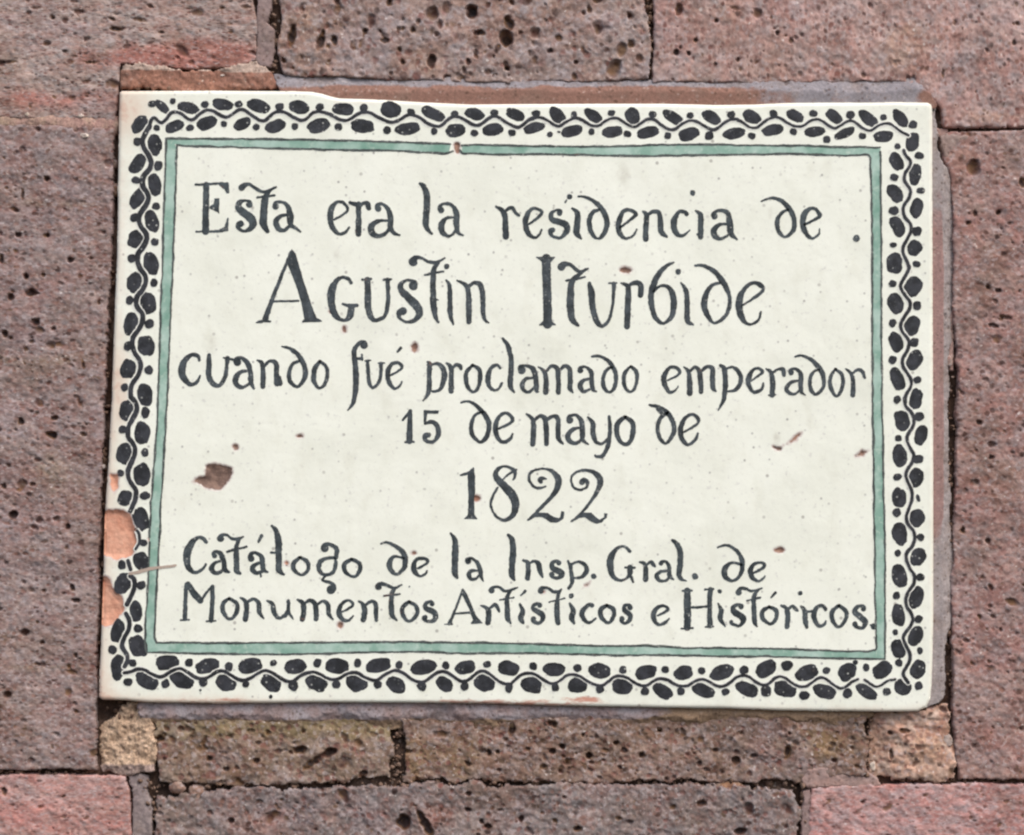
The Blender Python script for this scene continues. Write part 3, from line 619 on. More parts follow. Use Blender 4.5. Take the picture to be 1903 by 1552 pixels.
def L(pts, ox, oy, s):
    return [(ox + x / s, oy + y / s) for x, y in pts]
chips = [
    (L([(1060, 1175), (1080, 1155), (1130, 1140), (1140, 1085), (1190, 1080), (1240, 1090), (1285, 1095), (1280, 1130), (1260, 1170), (1220, 1220), (1190, 1225), (1110, 1195)], 0, 500, 2.973), 1.0),
    ([(185, 1040), (186, 950)] + L([(100, 1255), (220, 1250), (275, 1310), (325, 1430), (350, 1500)], 190, 720, 5.543) + L([(405, 80), (412, 180), (385, 290), (355, 350), (200, 385), (100, 345), (60, 330)], 180, 970, 5.543), 0.0),
    ([(178, 1165), (180, 1075)] + L([(75, 570), (130, 590), (180, 690), (250, 780), (285, 870), (280, 930), (200, 990), (130, 1070), (45, 1062)], 180, 970, 5.543), 0.0),
    (L([(82, 900), (160, 900), (172, 1000), (130, 1085), (82, 1050)], 190, 720, 5.543), 0.0),
    (ring(850, 275, 5, 10), 0.8), (ring(770, 645, 6, 8), 0.85), (ring(1163, 502, 10, 6), 0.9), (ring(887, 926, 8, 5), 0.6), (ring(1448, 1022, 8, 4), 0.85),
    (ring(632, 1162, 6, 7), 0.8), (ring(558, 811, 7, 4), 0.9), (ring(437, 831, 3, 5), 1.0), (L([(600, 965), (640, 915), (680, 900), (650, 945)], 1260, 500, 2.96), 0.7),
    (L([(975, 1030), (1010, 1000), (1050, 998), (1020, 1030)], 1260, 500, 2.96), 0.9), (L([(1130, 105), (1150, 70), (1195, 55), (1180, 90)], 820, 1070, 4.325), 0.8),
    (L([(520, 975), (545, 985), (580, 970), (570, 995), (545, 995)], 1260, 500, 2.96), 1.0), (ring(1010, 1100, 2.5, 2), 0.5),
    (ring(769, 1028, 4, 2), 0.8), (ring(280, 1002, 3, 3), 0.8), (ring(615, 578, 3, 4), 0.9), (ring(640, 612, 5, 7), 0.9), (ring(533, 1047, 3, 3), 0.3),
]

def chip_sdf(X, Y):
    best = np.full(X.shape, -40.0)
    for poly, aged in chips:
        xs = [p[0] for p in poly]; ys = [p[1] for p in poly]
        m = (X > min(xs) - 45) & (X < max(xs) + 45) & (Y > min(ys) - 45) & (Y < max(ys) + 45)
        if m.any():
            d, _, _ = poly_dist(X[m], Y[m], poly)
            best[m] = np.maximum(best[m], d)
    return best

def chip_edge(X, Y):
    return chip_sdf(X, Y) + 11 * fbm(X, Y, 16, 91, 4, 0.65)

def chip_age(X, Y):
    best = np.full(X.shape, -1e9); age = np.zeros(X.shape)
    for poly, aged in chips:
        cx = sum(p[0] for p in poly) / len(poly); cy = sum(p[1] for p in poly) / len(poly)
        r = max(math.hypot(p[0] - cx, p[1] - cy) for p in poly)
        d = r - np.hypot(X - cx, Y - cy)
        m = d > best
        best = np.where(m, d, best); age = np.where(m, aged, age)
    return age

def wear_map(X, Y):
    leftd = X - (222 - (Y - 170) * 0.0335)
    w = 0.85 * np.exp(-leftd / 28) * (0.65 + 0.5 * sstep(150, 900, Y))
    w += 0.75 * gauss(X, Y, 235, 205, 60, 45)
    w += 0.45 * np.exp(-(Y - 168) / 9) * (X < 610)
    w += 0.7 * np.exp(-np.abs(1306 - Y) / 12) * (1 - sstep(400, 700, X)) + 0.25 * np.exp(-(1322 - Y) / 8)
    w += 0.55 * np.exp(-np.abs(1735 - X) / 9) + 0.5 * np.exp(-np.abs(Y - 191) / 6) * (X > 620)
    w += 0.5 * np.exp(-np.abs(1305 + 0.0125 * (X - 180) - Y) / 11)
    w += 0.6 * gauss(X, Y, 225, 720, 18, 70)
    return w

def scuff_map(X, Y):
    s = 0.75 * gauss(X, Y, 1090, 1300, 55, 7) + 0.7 * gauss(X, Y, 880, 1303, 130, 6) + 0.55 * gauss(X, Y, 1000, 1310, 150, 5)
    s += 0.6 * gauss(X, Y, 420, 1300, 120, 5) + 0.5 * gauss(X, Y, 1210, 1293, 8, 3)
    return s

def stain_map(X, Y):
    s = 0.6 * gauss(X, Y, 1160, 325, 16, 38) + 0.5 * gauss(X, Y, 395, 640, 16, 26) + 0.5 * gauss(X, Y, 625, 475, 9, 18)
    s += 0.7 * gauss(X, Y, 1443, 815, 9, 16) + 0.45 * gauss(X, Y, 1212, 770, 12, 14) + 0.5 * gauss(X, Y, 1432, 395, 8, 18) + 0.4 * gauss(X, Y, 1316, 795, 5, 9)
    s += 0.35 * gauss(X, Y, 360, 738, 11, 10) + 0.4 * gauss(X, Y, 508, 520, 12, 10) + 0.3 * gauss(X, Y, 1415, 560, 26, 20) + 0.3 * gauss(X, Y, 1400, 625, 30, 14) + 0.3 * gauss(X, Y, 1385, 680, 30, 20)
    return s

def tile_h(X, Y):
    c = chip_edge(X, Y)
    return -5.5 * sstep(-0.8, 1.8, c) * (1 + 0.9 * fbm(X, Y, 16, 93, 4, 0.6)) * (0.45 + 0.55 * sstep(0, 10, c))

heightfield('tile_body', outline, glaze_mat(), plaque, 51, sp=2.4, base=TH, rough=0.0, grain=0.0, wob=0, edge=7, drop=44, hfun=tile_h, k=K, smooth_edge=True,
            attr={'chip': chip_edge, 'aged': chip_age, 'wear': wear_map, 'scuff': scuff_map, 'stain': stain_map})

# ------------------------------------------------------------------ hand painting
rng = random.Random(7)
class Paint:
    """Flat brush marks lying on the glaze; each mark sits a hair above the one before."""
    def __init__(self, lift=0.30):
        self.v, self.f, self.n, self.lift = [], [], 0, lift
    def add(self, pts, faces):
        h = TH + self.lift + 0.01 * (self.n % 24); self.n += 1
        b = len(self.v)
        self.v += [((x - CX) * S * K, -h * S, (CY - y) * S * K) for x, y in pts]
        self.f += [tuple(b + i for i in f) for f in faces]
    def stroke(self, p, ragged=0.28):
        """p: (x, y, width) points; a smooth brush stroke with round ends and a slightly uneven edge."""
        if len(p) == 1:
            p = [p[0], (p[0][0] + 0.1, p[0][1] + 0.1, p[0][2])]
        P = [p[0]] + list(p) + [p[-1]]
        c = []
        for i in range(1, len(P) - 2):
            a, b_, c_, d_ = P[i - 1], P[i], P[i + 1], P[i + 2]
            seg = math.hypot(c_[0] - b_[0], c_[1] - b_[1])
            n = max(3, int(seg / 1.6))
            for j in range(n):
                t = j / n
                c.append(tuple(0.5 * ((2 * b_[q]) + (-a[q] + c_[q]) * t + (2 * a[q] - 5 * b_[q] + 4 * c_[q] - d_[q]) * t * t
                                      + (-a[q] + 3 * b_[q] - 3 * c_[q] + d_[q]) * t ** 3) for q in range(3)))
        c.append(P[-2])
        n = len(c)
        pts, faces = [], []
        jl = jr = 0.0
        dirs = []
        for i in range(n):
            x0, y0 = c[max(0, i - 1)][:2]; x1, y1 = c[min(n - 1, i + 1)][:2]
            l = math.hypot(x1 - x0, y1 - y0) or 1e-6
            dirs.append(((x1 - x0) / l, (y1 - y0) / l))
        for i in range(n):
            x, y, w = c[i]
            dx, dy = dirs[i]
            jl = 0.6 * jl + rng.gauss(0, ragged); jr = 0.6 * jr + rng.gauss(0, ragged)
            w = max(w, 0.8)
            pts.append((x - dy * (w / 2 + jl), y + dx * (w / 2 + jl)))
            pts.append((x + dy * (w / 2 + jr), y - dx * (w / 2 + jr)))
            if i:
                faces.append((2 * i - 2, 2 * i - 1, 2 * i + 1, 2 * i))
        for end, sgn in ((0, -1), (n - 1, 1)):
            x, y, w = c[end]; dx, dy = dirs[end]
            k0 = len(pts); r = max(w, 0.8) / 2; m = 6
            arc = []
            for j in range(1, m):
                a = math.pi * j / m
                pts.append((x + r * (-math.cos(a) * dy + math.sin(a) * sgn * dx), y + r * (math.cos(a) * dx + math.sin(a) * sgn * dy)))
                arc.append(k0 + j - 1)
            faces.append((2 * end,) + tuple(arc) + (2 * end + 1,))
        self.add(pts, faces)
    def poly(self, pts):
        out = []
        for i in range(len(pts)):
            (ax, ay), (bx, by) = pts[i], pts[(i + 1) % len(pts)]
            n = max(1, int(math.hypot(bx - ax, by - ay) / 3))
            for j in range(n):
                t = j / n
                out.append((ax + (bx - ax) * t + rng.gauss(0, 0.22), ay + (by - ay) * t + rng.gauss(0, 0.22)))
        tri = tessellate_polygon([[Vector((x, y, 0)) for x, y in out]])
        self.add(out, [tuple(t) for t in tri])
    def blob(self, cx, cy, rx, ry, ang=0.0, rough=0.07):
        n = 30 if max(rx, ry) > 9 else 18
        a = math.radians(ang)
        ph = [rng.uniform(0, 6.28) for _ in range(5)]
        am = [rng.uniform(0.2, 1) * rough * 0.8 for _ in range(5)]
        pts = [(cx, cy)]; faces = []
        rings = 3
        for k in range(1, rings + 1):
            for i in range(n):
                t = 2 * math.pi * i / n
                g = 1 + sum(am[q] * math.sin((q + 2) * t + ph[q]) / (1 + 0.4 * q) for q in range(5)) + (rng.gauss(0, 0.022) if k == rings else 0)
                # a slightly squarish brush dab
                e = (abs(math.cos(t)) ** 2.3 + abs(math.sin(t)) ** 2.3) ** (-1 / 2.3)
                u, w = rx * g * e * math.cos(t) * k / rings, ry * g * e * math.sin(t) * k / rings
                pts.append((cx + u * math.cos(a) - w * math.sin(a), cy + u * math.sin(a) + w * math.cos(a)))
        for i in range(n):
            faces.append((0, 1 + i, 1 + (i + 1) % n))
        for k in range(rings - 1):
            for i in range(n):
                p, q = 1 + k * n + i, 1 + k * n + (i + 1) % n
                faces.append((p, p + n, q + n, q))
        self.add(pts, faces)
    def build(self, name, mat, label=None):
        v = np.array(self.v)
        cen = np.array([v[list(f)].mean(0) for f in self.f])
        X, Y = cen[:, 0] / (S * K) + CX, CY - cen[:, 2] / (S * K)
        keep = chip_edge(X, Y) < 0
        o = link(name, self.v, None, mat, plaque, None, [f for f, k_ in zip(self.f, keep) if k_], smooth=False)
        if label:
            o['label'] = label
        return o
    def read(self, text, ox, oy, s, wk=1.0):
        """Brush marks noted as 'x,y,w x,y,w ...' separated by |; 'P ...' a filled shape, 'O x,y,r' a dot."""
        for part in text.split('|'):
            tok = part.split()
            if not tok:
                continue
            if tok[0] == 'P':
                self.poly([(ox + float(a) / s, oy + float(b) / s) for a, b in (t.split(',') for t in tok[1:])])
            elif tok[0] == 'O':
                x, y, r = map(float, tok[1].split(','))
                self.blob(ox + x / s, oy + y / s, r / s, r / s, 0, 0.08)
            else:
                self.stroke([(ox + float(a) / s, oy + float(b) / s, float(w) / s * wk * 1.06 + 0.35) for a, b, w in (t.split(',') for t in tok)])

ink = ink_mat('lettering_ink', (50, 55, 58), (78, 85, 89), 0.4, 0.5, 2.0)
ink_speckled = ink_mat('lettering_ink_speckled', (48, 54, 57), (78, 86, 89), 0.6, 0.65, 4.0)

# ---- line 1
p = Paint()
p.read("""158,112,50 155,320,54 152,525,58|65,110,20 150,108,20 260,100,20 345,100,22|P 250,95 335,90 360,103 362,188 340,188 318,152 275,120
|P 185,300 222,282 232,232 275,230 274,370 252,352 190,322|70,527,16 180,524,18 300,522,20|P 265,512 320,482 345,402 356,405 354,522 268,530
|540,285,58 540,262,32 500,250,24 455,268,42 442,312,52 480,352,62 548,402,72 572,452,66 548,500,46 490,522,26 440,492,34 446,460,48 462,456,56
|470,140,52 492,118,44 540,108,24 590,140,26 640,170,26 700,168,26 775,132,16|735,150,18 692,200,44 676,262,58 665,380,62 665,460,62 700,522,36|608,225,16 680,216,18 762,205,18
|772,302,56 775,275,36 830,264,24 880,302,36 900,380,56 905,460,46 940,490,30 990,525,18|880,380,20 820,387,30 776,432,46 790,490,46 840,517,32 890,480,28 915,440,24
|1290,420,18 1390,360,22 1408,318,24 1370,272,28 1320,264,26 1270,312,46 1255,400,50 1272,482,44 1330,545,26 1390,530,22 1422,488,16
|1430,268,26 1480,285,38|1505,282,44 1506,400,46 1505,545,50|1510,310,24 1550,274,28 1583,282,46 1597,318,40
|1680,322,54 1677,295,40 1710,280,24 1760,320,36 1788,400,48 1788,490,40 1820,540,32 1865,555,20|1780,430,18 1690,430,30 1622,470,50 1620,530,52 1670,565,38 1740,545,30 1780,490,24""", 350, 320, 4.7575)
p.read("""145,100,22 180,130,44 205,210,56 205,300,56 197,420,54 206,490,44 250,545,20|332,335,54 320,308,38 350,280,22 420,287,28 465,360,46 467,460,50 482,530,34 524,558,18
|440,400,16 380,407,28 336,460,50 346,530,46 395,567,26 440,542,22 460,500,18|820,305,22 870,337,38 898,390,44 900,480,46 905,570,52|895,350,22 930,320,28 965,317,32 985,350,30 1020,382,22
|1110,460,16 1190,400,24 1222,355,28 1190,327,24 1130,327,30 1086,400,46 1080,480,46 1110,550,38 1160,580,22 1200,555,18 1220,508,14
|1380,362,48 1388,342,30 1350,337,22 1306,367,40 1312,417,46 1380,442,56 1438,472,56 1440,530,46 1380,580,26 1312,560,30 1300,520,48 1318,512,44
|1490,320,16 1535,362,46 1535,450,52 1530,540,50 1570,588,18|O 1468,218,24|1430,268,12 1440,245,10|1545,215,16 1600,218,22 1680,255,32 1750,320,44 1793,410,46 1793,490,42 1760,560,34 1725,588,20 1680,565,30 1647,490,42 1645,410,42 1680,350,34 1730,330,20""", 750, 320, 4.7575)
p.read("""10,400,16 80,347,18 122,307,28 90,277,22 35,282,28 3,350,36 -3,400,38 12,450,32 50,480,20 100,460,18 130,414,12
|175,285,16 200,312,34 195,400,38 195,482,40|200,320,18 240,287,26 288,292,34 300,350,38 307,430,38 346,466,16|490,302,30 472,285,24 430,290,26 400,350,40 400,410,40 430,455,26 470,455,18 510,420,12
|555,280,14 590,312,36 590,400,40 590,468,36|568,448,14 595,470,16|O 533,150,20|690,318,44 682,302,30 722,277,22 782,292,34 802,370,44 810,440,38 852,485,14|790,375,14 730,377,24 687,420,42 697,465,36 740,480,22 785,455,16
|1030,210,12 1100,188,18 1170,205,26 1230,265,34 1265,340,34 1258,420,30 1200,470,18 1157,430,28 1142,360,34 1170,300,22 1220,270,16
|1340,380,14 1420,340,20 1450,312,28 1420,267,24 1380,264,26 1336,310,40 1330,390,40 1362,455,30 1400,478,18 1440,450,16 1448,410,10|O 1715,478,25""", 1150, 320, 3.8837)
p.build('lettering', ink_speckled, 'first line of lettering, Esta era la residencia de')

# ---- line 2
p = Paint()
p.read("""292,75,18 200,310,26 130,490,34 95,595,40|28,618,10 80,607,22 132,610,16|P 298,52 330,90 400,330 450,480 490,580 532,606 528,614 380,618 376,608 395,590 370,460 330,330 270,180 262,150|160,455,14 350,452,14
|755,312,26 738,285,28 690,270,20 640,300,36 606,380,58 606,480,52 640,570,42 700,600,24 745,570,44 758,500,48|690,475,16 740,487,26 800,487,26|770,500,26 800,490,12
|842,288,18 908,283,18|880,290,44 885,400,46 885,500,46 910,580,38 950,600,28 1010,570,28 1036,480,32 1040,380,30 1035,290,32|1005,290,16 1062,285,16
|1235,335,68 1245,308,36 1190,292,20 1140,322,36 1142,372,46 1200,432,58 1258,490,62 1280,550,50 1240,600,32 1180,615,20 1127,582,26 1130,545,50 1155,530,56
|1232,150,68 1250,122,40 1290,120,20 1350,150,22 1410,155,22 1475,122,12|1425,160,24 1392,210,36 1386,300,40 1386,400,42 1390,500,46 1410,590,28 1428,618,12|1322,252,14 1390,238,18 1465,226,14|1400,440,20 1425,445,8
|O 1490,187,21|1485,292,12 1510,330,30 1516,430,36 1516,540,36 1540,632,14|1570,295,12 1630,327,30 1656,380,38 1660,500,42 1660,612,38|1660,342,20 1700,314,26 1745,327,38 1765,400,38 1770,540,34 1785,600,26 1814,619,10""", 470, 450, 4.137)
p.build('lettering', ink, 'first word of the second line in larger letters, Agustin')
p = Paint()
p.read("""146,125,66 148,250,62 152,400,62 156,550,62 155,630,68|P 65,118 70,112 212,112 214,120 185,150 172,165 112,165 108,148|P 90,642 92,632 122,605 130,580 180,580 186,605 218,630 220,640
|262,190,58 285,172,44 330,174,24 380,215,28 412,226,24 468,204,12|455,206,14 392,255,28 346,300,42 332,400,50 332,500,52 345,590,48 390,640,22|298,296,14 360,288,20 442,268,14
|478,318,28 495,400,50 502,500,44 530,600,40 575,645,28 625,600,22 655,490,20 663,380,26 664,320,32|628,316,12 686,314,12|722,315,12 770,342,36 776,420,44 771,530,44 766,648,44|770,345,20 810,317,28 860,317,38 874,350,40 870,408,40
|1125,156,12 1060,190,28 1000,260,42 960,360,44 952,450,40 975,560,36 1020,615,28 1060,620,24 1110,570,36 1125,480,44 1115,390,42 1070,337,24 1010,342,20 970,380,18
|O 1160,228,22|1180,312,10 1215,360,32 1228,440,38 1228,540,40 1235,610,38 1274,635,14|1290,180,16 1350,180,24 1430,220,34 1500,300,42 1550,400,30 1555,480,28 1520,570,28 1440,622,20 1390,570,34 1360,490,46 1375,400,40 1420,332,26 1480,312,18
|1650,490,12 1740,430,20 1812,368,26 1790,330,36 1740,312,26 1680,347,28 1636,420,46 1630,510,50 1660,600,36 1710,632,18 1770,605,20 1796,538,16""", 980, 450, 4.137)
p.build('lettering', ink, 'second word of the second line in larger letters, Iturbide')

# ---- line 3
p = Paint()
p.read("""212,212,18 200,175,30 150,167,30 100,212,44 76,280,54 92,350,48 145,400,30 195,380,24 220,332,14|290,170,30 290,250,40 290,340,40 330,400,38 375,407,32 415,340,32 430,250,28 435,195,38|405,190,13 472,202,18
|512,225,58 500,205,36 540,190,26 590,230,38 615,310,38 620,380,36 642,432,18|472,205,15 505,215,24|600,292,16 540,302,28 500,350,44 510,405,38 560,422,24 610,390,18
|668,210,12 705,237,32 715,320,38 713,415,38|715,262,20 765,217,22 815,237,36 820,320,38 825,390,48|845,345,24 850,395,32|862,100,10 930,120,26 1000,180,38 1043,270,36 1043,340,36 1010,400,26 970,415,22 925,370,32 920,300,32 950,237,26 1000,215,18
|1160,217,22 1212,260,28 1218,340,28 1190,410,24 1150,425,22 1115,370,34 1120,280,38 1160,217,22|1508,90,58 1508,68,30 1470,75,24 1430,140,38 1438,240,40 1445,350,44 1440,460,38 1420,550,28 1380,602,10|1440,197,16 1490,195,26|1490,165,14 1495,208,14
|1535,217,26 1540,300,28 1550,390,28 1580,425,22 1625,380,24 1640,300,26 1640,237,30|1622,232,12 1667,232,12|1518,213,12 1558,210,12|1710,330,12 1790,287,18 1805,255,24 1770,227,22 1725,242,26 1696,300,36 1702,370,34 1745,430,22 1790,410,18 1805,378,12|1772,142,16 1796,114,24""", 320, 620, 4.2289)
p.read("""108,232,14 125,255,42 122,350,38 120,460,38 105,510,28 72,552,10|130,262,20 190,247,24 240,292,42 243,380,42 210,460,28 150,475,18|265,243,14 300,275,36 305,370,42 303,472,42|310,290,20 345,257,26 378,268,36 384,288,26
|480,258,22 535,300,32 540,390,34 510,465,24 470,475,22 430,410,34 430,320,34 480,258,22|705,282,24 680,258,22 635,282,28 606,350,42 610,420,38 650,465,22 690,455,20 722,408,18|728,42,20 770,100,36 795,200,40 795,320,40 790,430,40 822,484,14
|882,300,66 870,270,30 920,264,22 975,290,38 1000,370,42 1005,465,36 1020,478,14|985,365,16 920,372,28 886,420,38 905,470,30 945,480,22 990,440,18|1020,275,12 1065,310,30 1085,390,40 1080,482,44|1085,310,20 1130,267,26 1175,290,38 1185,380,38 1185,482,40|1190,310,20 1235,267,28 1277,290,38 1282,380,38 1282,450,38 1302,484,16
|1365,302,48 1367,283,30 1410,277,22 1455,320,36 1460,400,38 1470,460,32 1497,477,12|1455,370,14 1390,387,30 1362,430,40 1390,475,28 1440,460,18|1462,188,18 1530,188,22 1600,230,30 1650,310,36 1658,390,34 1635,460,28 1595,480,22 1556,430,32 1556,350,30 1590,292,22 1630,277,16
|1780,270,20 1825,312,30 1830,390,28 1805,460,24 1765,475,22 1727,420,30 1730,330,30 1780,270,20""", 770, 620, 4.4256)
p.read("""180,385,12 260,345,20 280,310,30 240,277,24 190,287,26 152,350,40 157,420,38 195,480,26 240,470,18 266,433,10|315,275,12 350,310,32 362,390,42 362,490,46|365,310,20 405,277,26 440,310,36 450,390,42 455,478,36|455,310,20 505,272,26 550,292,38 550,380,40 555,450,36 577,474,14
|615,262,24 645,290,36 655,380,40 650,490,38 635,560,28 596,632,8|660,292,20 720,277,22 775,332,34 780,400,34 740,460,28 680,475,16|870,390,12 940,335,22 962,315,26 930,287,22 880,302,28 847,370,40 850,430,36 890,480,24 950,460,24 966,408,14
|990,290,12 1030,322,30 1045,400,40 1040,505,42|1012,507,12 1067,503,12|1045,322,18 1090,292,24 1130,297,34 1137,342,28|1195,320,44 1190,300,28 1230,290,20 1275,332,36 1275,420,38 1282,480,28 1312,505,10|1265,385,14 1195,402,28 1157,450,34 1180,490,28 1230,495,20 1270,460,16
|1228,190,12 1290,182,22 1370,222,30 1440,300,38 1465,380,30 1455,450,28 1395,500,22 1357,450,30 1352,370,30 1385,312,22 1430,297,14|1560,292,22 1613,340,30 1622,420,30 1590,498,24 1555,508,22 1521,440,32 1520,360,30 1560,292,22|1645,290,12 1690,332,28 1705,410,36 1703,507,38|1700,327,18 1745,297,24 1780,312,32 1802,362,22""", 1200, 620, 4.4256)
p.build('lettering', ink, 'third line of lettering, cuando fue proclamado emperador')

# ---- line 4
p = Paint()
p.read("""103,108,22 99,200,30 98,285,34|60,160,14 98,118,18|74,291,12 123,290,12|P 182,102 272,104 268,124 205,124 196,170 182,176|190,182,14 230,170,22 264,200,28 268,250,26 235,290,18 195,282,22 190,255,30 212,248,26
|403,58,10 450,52,16 510,92,24 560,160,28 565,220,26 545,270,24 512,290,16 470,250,24 462,190,24 485,132,18 530,114,12|615,215,10 690,180,16 705,150,22 670,120,18 635,132,20 606,190,28 613,250,26 645,290,20 690,272,20 706,243,12
|788,125,10 825,160,26 830,230,30 824,302,30|832,165,16 865,137,20 895,152,28 905,220,30 905,300,28|908,160,16 945,137,20 972,152,28 975,220,28 978,270,26 1002,300,12|1042,160,42 1040,140,24 1080,132,18 1112,170,28 1118,240,30 1122,280,22 1152,303,10|1105,205,12 1060,217,22 1031,255,30 1050,290,24 1085,295,18 1115,270,14
|1150,145,12 1180,180,26 1180,240,28 1200,290,22 1235,298,16 1275,260,18 1280,190,20 1275,140,16|1280,230,22 1270,310,24 1240,368,22 1205,377,16 1192,368,10|1370,142,18 1413,180,28 1413,250,28 1390,298,20 1355,298,20 1322,250,28 1326,180,28 1370,142,18
|1513,72,12 1560,82,20 1615,112,24 1653,180,26 1653,240,24 1610,298,16 1571,260,22 1561,200,22 1580,147,22 1620,117,16|1562,92,20 1595,135,20|1710,235,10 1790,187,14 1800,155,20 1765,127,16 1722,152,22 1696,210,30 1705,270,26 1740,305,18 1785,275,18 1798,238,10""", 730, 730, 3.1717)
p.build('lettering', ink, 'fourth line of lettering, 15 de mayo de')

# ---- line 5
p = Paint()
p.read("""152,190,20 210,176,28 240,165,30|P 230,160 285,108 298,118 300,210 225,205|272,140,36 266,180,66 266,250,74 268,350,70 265,450,60 265,550,64 262,620,72|P 185,660 188,652 222,620 302,618 330,655 328,664
|712,240,16 735,190,32 720,140,38 670,107,28 610,97,26 545,132,42 526,190,60 560,250,70 650,340,82 718,430,88 738,520,78 708,620,54 620,673,36 540,640,28 487,560,24 477,480,24 502,400,24 548,325,20|600,245,14 650,190,18 748,132,20
|1010,262,40 998,240,40 1030,225,36 1065,230,18|1060,312,18 1000,330,22 930,310,24 886,240,28 896,170,28 960,132,24 1050,122,22 1130,150,40 1190,220,66 1195,300,64 1150,390,50 1060,490,36 962,590,32 870,672,16|P 862,677 940,602 1010,592 1080,594 1150,638 1200,652 1218,640 1228,578 1262,582 1254,660 1182,702 1110,696 1030,642 950,642 890,674
|1450,265,60 1470,238,44 1505,262,44 1510,300,28 1490,330,24 1430,350,24 1367,325,24 1337,260,24 1350,192,26 1420,147,26 1500,142,30 1580,162,46 1638,222,62 1645,290,58 1610,370,44 1540,480,32 1450,590,28 1335,687,14|P 1320,694 1420,612 1480,590 1550,593 1600,638 1640,665 1688,640 1688,598 1726,602 1716,648 1660,698 1610,714 1550,692 1480,642 1420,652 1350,692""", 830, 850, 5.7667)
p.build('lettering', ink, 'fifth line of lettering, the year 1822')

# ---- line 6
p = Paint()
p.read("""318,188,30 290,155,34 240,147,32 185,190,52 146,270,68 137,350,62 150,420,52 205,470,32 270,450,28 312,395,22|395,315,46 382,293,28 410,277,28 455,300,44 480,370,44 488,440,46 532,468,18|470,360,18 400,382,30 367,430,48 390,470,38 440,472,30 480,440,22
|450,152,66 465,125,36 510,122,24 560,157,26 620,155,28 662,138,14|625,160,28 602,210,40 597,300,48 600,400,50 602,455,50 632,480,26|513,278,22 600,252,22 692,230,20|735,340,60 730,308,42 770,287,26 830,322,42 843,400,46 848,440,40 888,467,18|830,375,18 770,402,36 746,440,48 780,475,36 840,460,26|818,470,18 825,508,18
|802,188,16 832,128,30|928,38,24 970,90,44 990,190,60 990,300,56 992,400,54 995,450,52 1040,490,18|920,285,20 960,290,12|O 1065,398,11|1190,332,28 1252,365,34 1267,430,36 1230,483,26 1185,488,24 1132,440,38 1132,380,38 1190,332,28
|1420,245,70 1420,215,46 1470,207,32 1530,252,42 1525,320,40|1530,332,30 1440,337,28 1382,370,40 1367,430,44 1395,480,32 1450,490,26 1503,460,34 1523,390,34 1515,340,22|1430,500,18 1398,540,22 1460,563,24 1508,592,30 1508,630,32|1478,630,78
|1670,347,28 1738,380,36 1748,440,38 1710,503,26 1660,503,26 1607,455,40 1607,390,40 1670,347,28""", 320, 970, 5.0079)
p.read("""38,192,16 90,182,22 170,217,32 235,272,42 253,340,44 240,410,40 180,463,24 130,430,40 112,375,48 140,315,30 190,307,24 240,322,18|365,410,16 440,370,22 450,340,28 410,320,24 350,337,30 326,400,44 345,450,36 385,478,20 430,460,22 446,433,14
|653,100,16 690,160,40 695,260,54 692,380,52 692,450,50 712,492,24|808,345,54 800,333,35 840,324,22 890,362,32 915,430,40 925,490,26 942,522,12|900,430,14 840,432,28 813,465,40 835,505,28 880,500,20 905,470,16|1163,115,24 1200,170,48 1205,280,54 1195,400,52 1195,470,50 1217,512,22
|1298,340,24 1335,362,38 1340,430,42 1335,497,44|1345,370,22 1390,347,24 1430,372,42 1445,440,42 1467,488,16|1610,362,44 1590,346,28 1550,367,34 1560,412,46 1625,442,50 1638,470,46 1600,495,28 1550,485,28 1548,465,46|1693,345,18 1715,400,32 1725,480,36 1725,540,34 1698,587,24|1720,372,20 1790,352,24 1850,390,34 1853,440,36 1810,490,28 1745,495,18""", 700, 970, 4.7575)
p.read("""O 18,550,28|384,298,30 350,262,30 300,247,26 230,292,46 187,380,64 187,470,60 217,550,46 280,590,28 350,570,28 385,520,48 385,460,54|338,460,22 432,462,22|400,560,34 418,608,20|483,405,18 530,420,36 545,480,46 543,582,50|555,430,26 600,402,32 620,430,38 638,450,20
|698,420,42 708,402,32 750,402,28 780,460,42 785,540,40 824,582,16|770,490,20 700,502,30 652,540,44 680,590,36 740,595,24 785,560,20|813,185,26 860,225,46 890,300,56 890,420,56 880,530,50 900,575,38 954,596,12|O 1042,550,32|1272,258,18 1340,237,26 1410,252,30 1480,312,38 1518,400,48 1513,500,44 1470,570,34 1410,590,28 1347,550,52 1342,480,58 1390,422,32 1450,412,26 1510,432,28
|1635,515,22 1720,470,30 1743,430,30 1700,410,24 1635,432,36 1602,490,52 1620,560,42 1675,598,26 1725,575,26 1747,548,16""", 1100, 970, 5.4371)
p.build('lettering', ink_speckled, 'sixth line of lettering, Catalogo de la Insp. Gral. de')

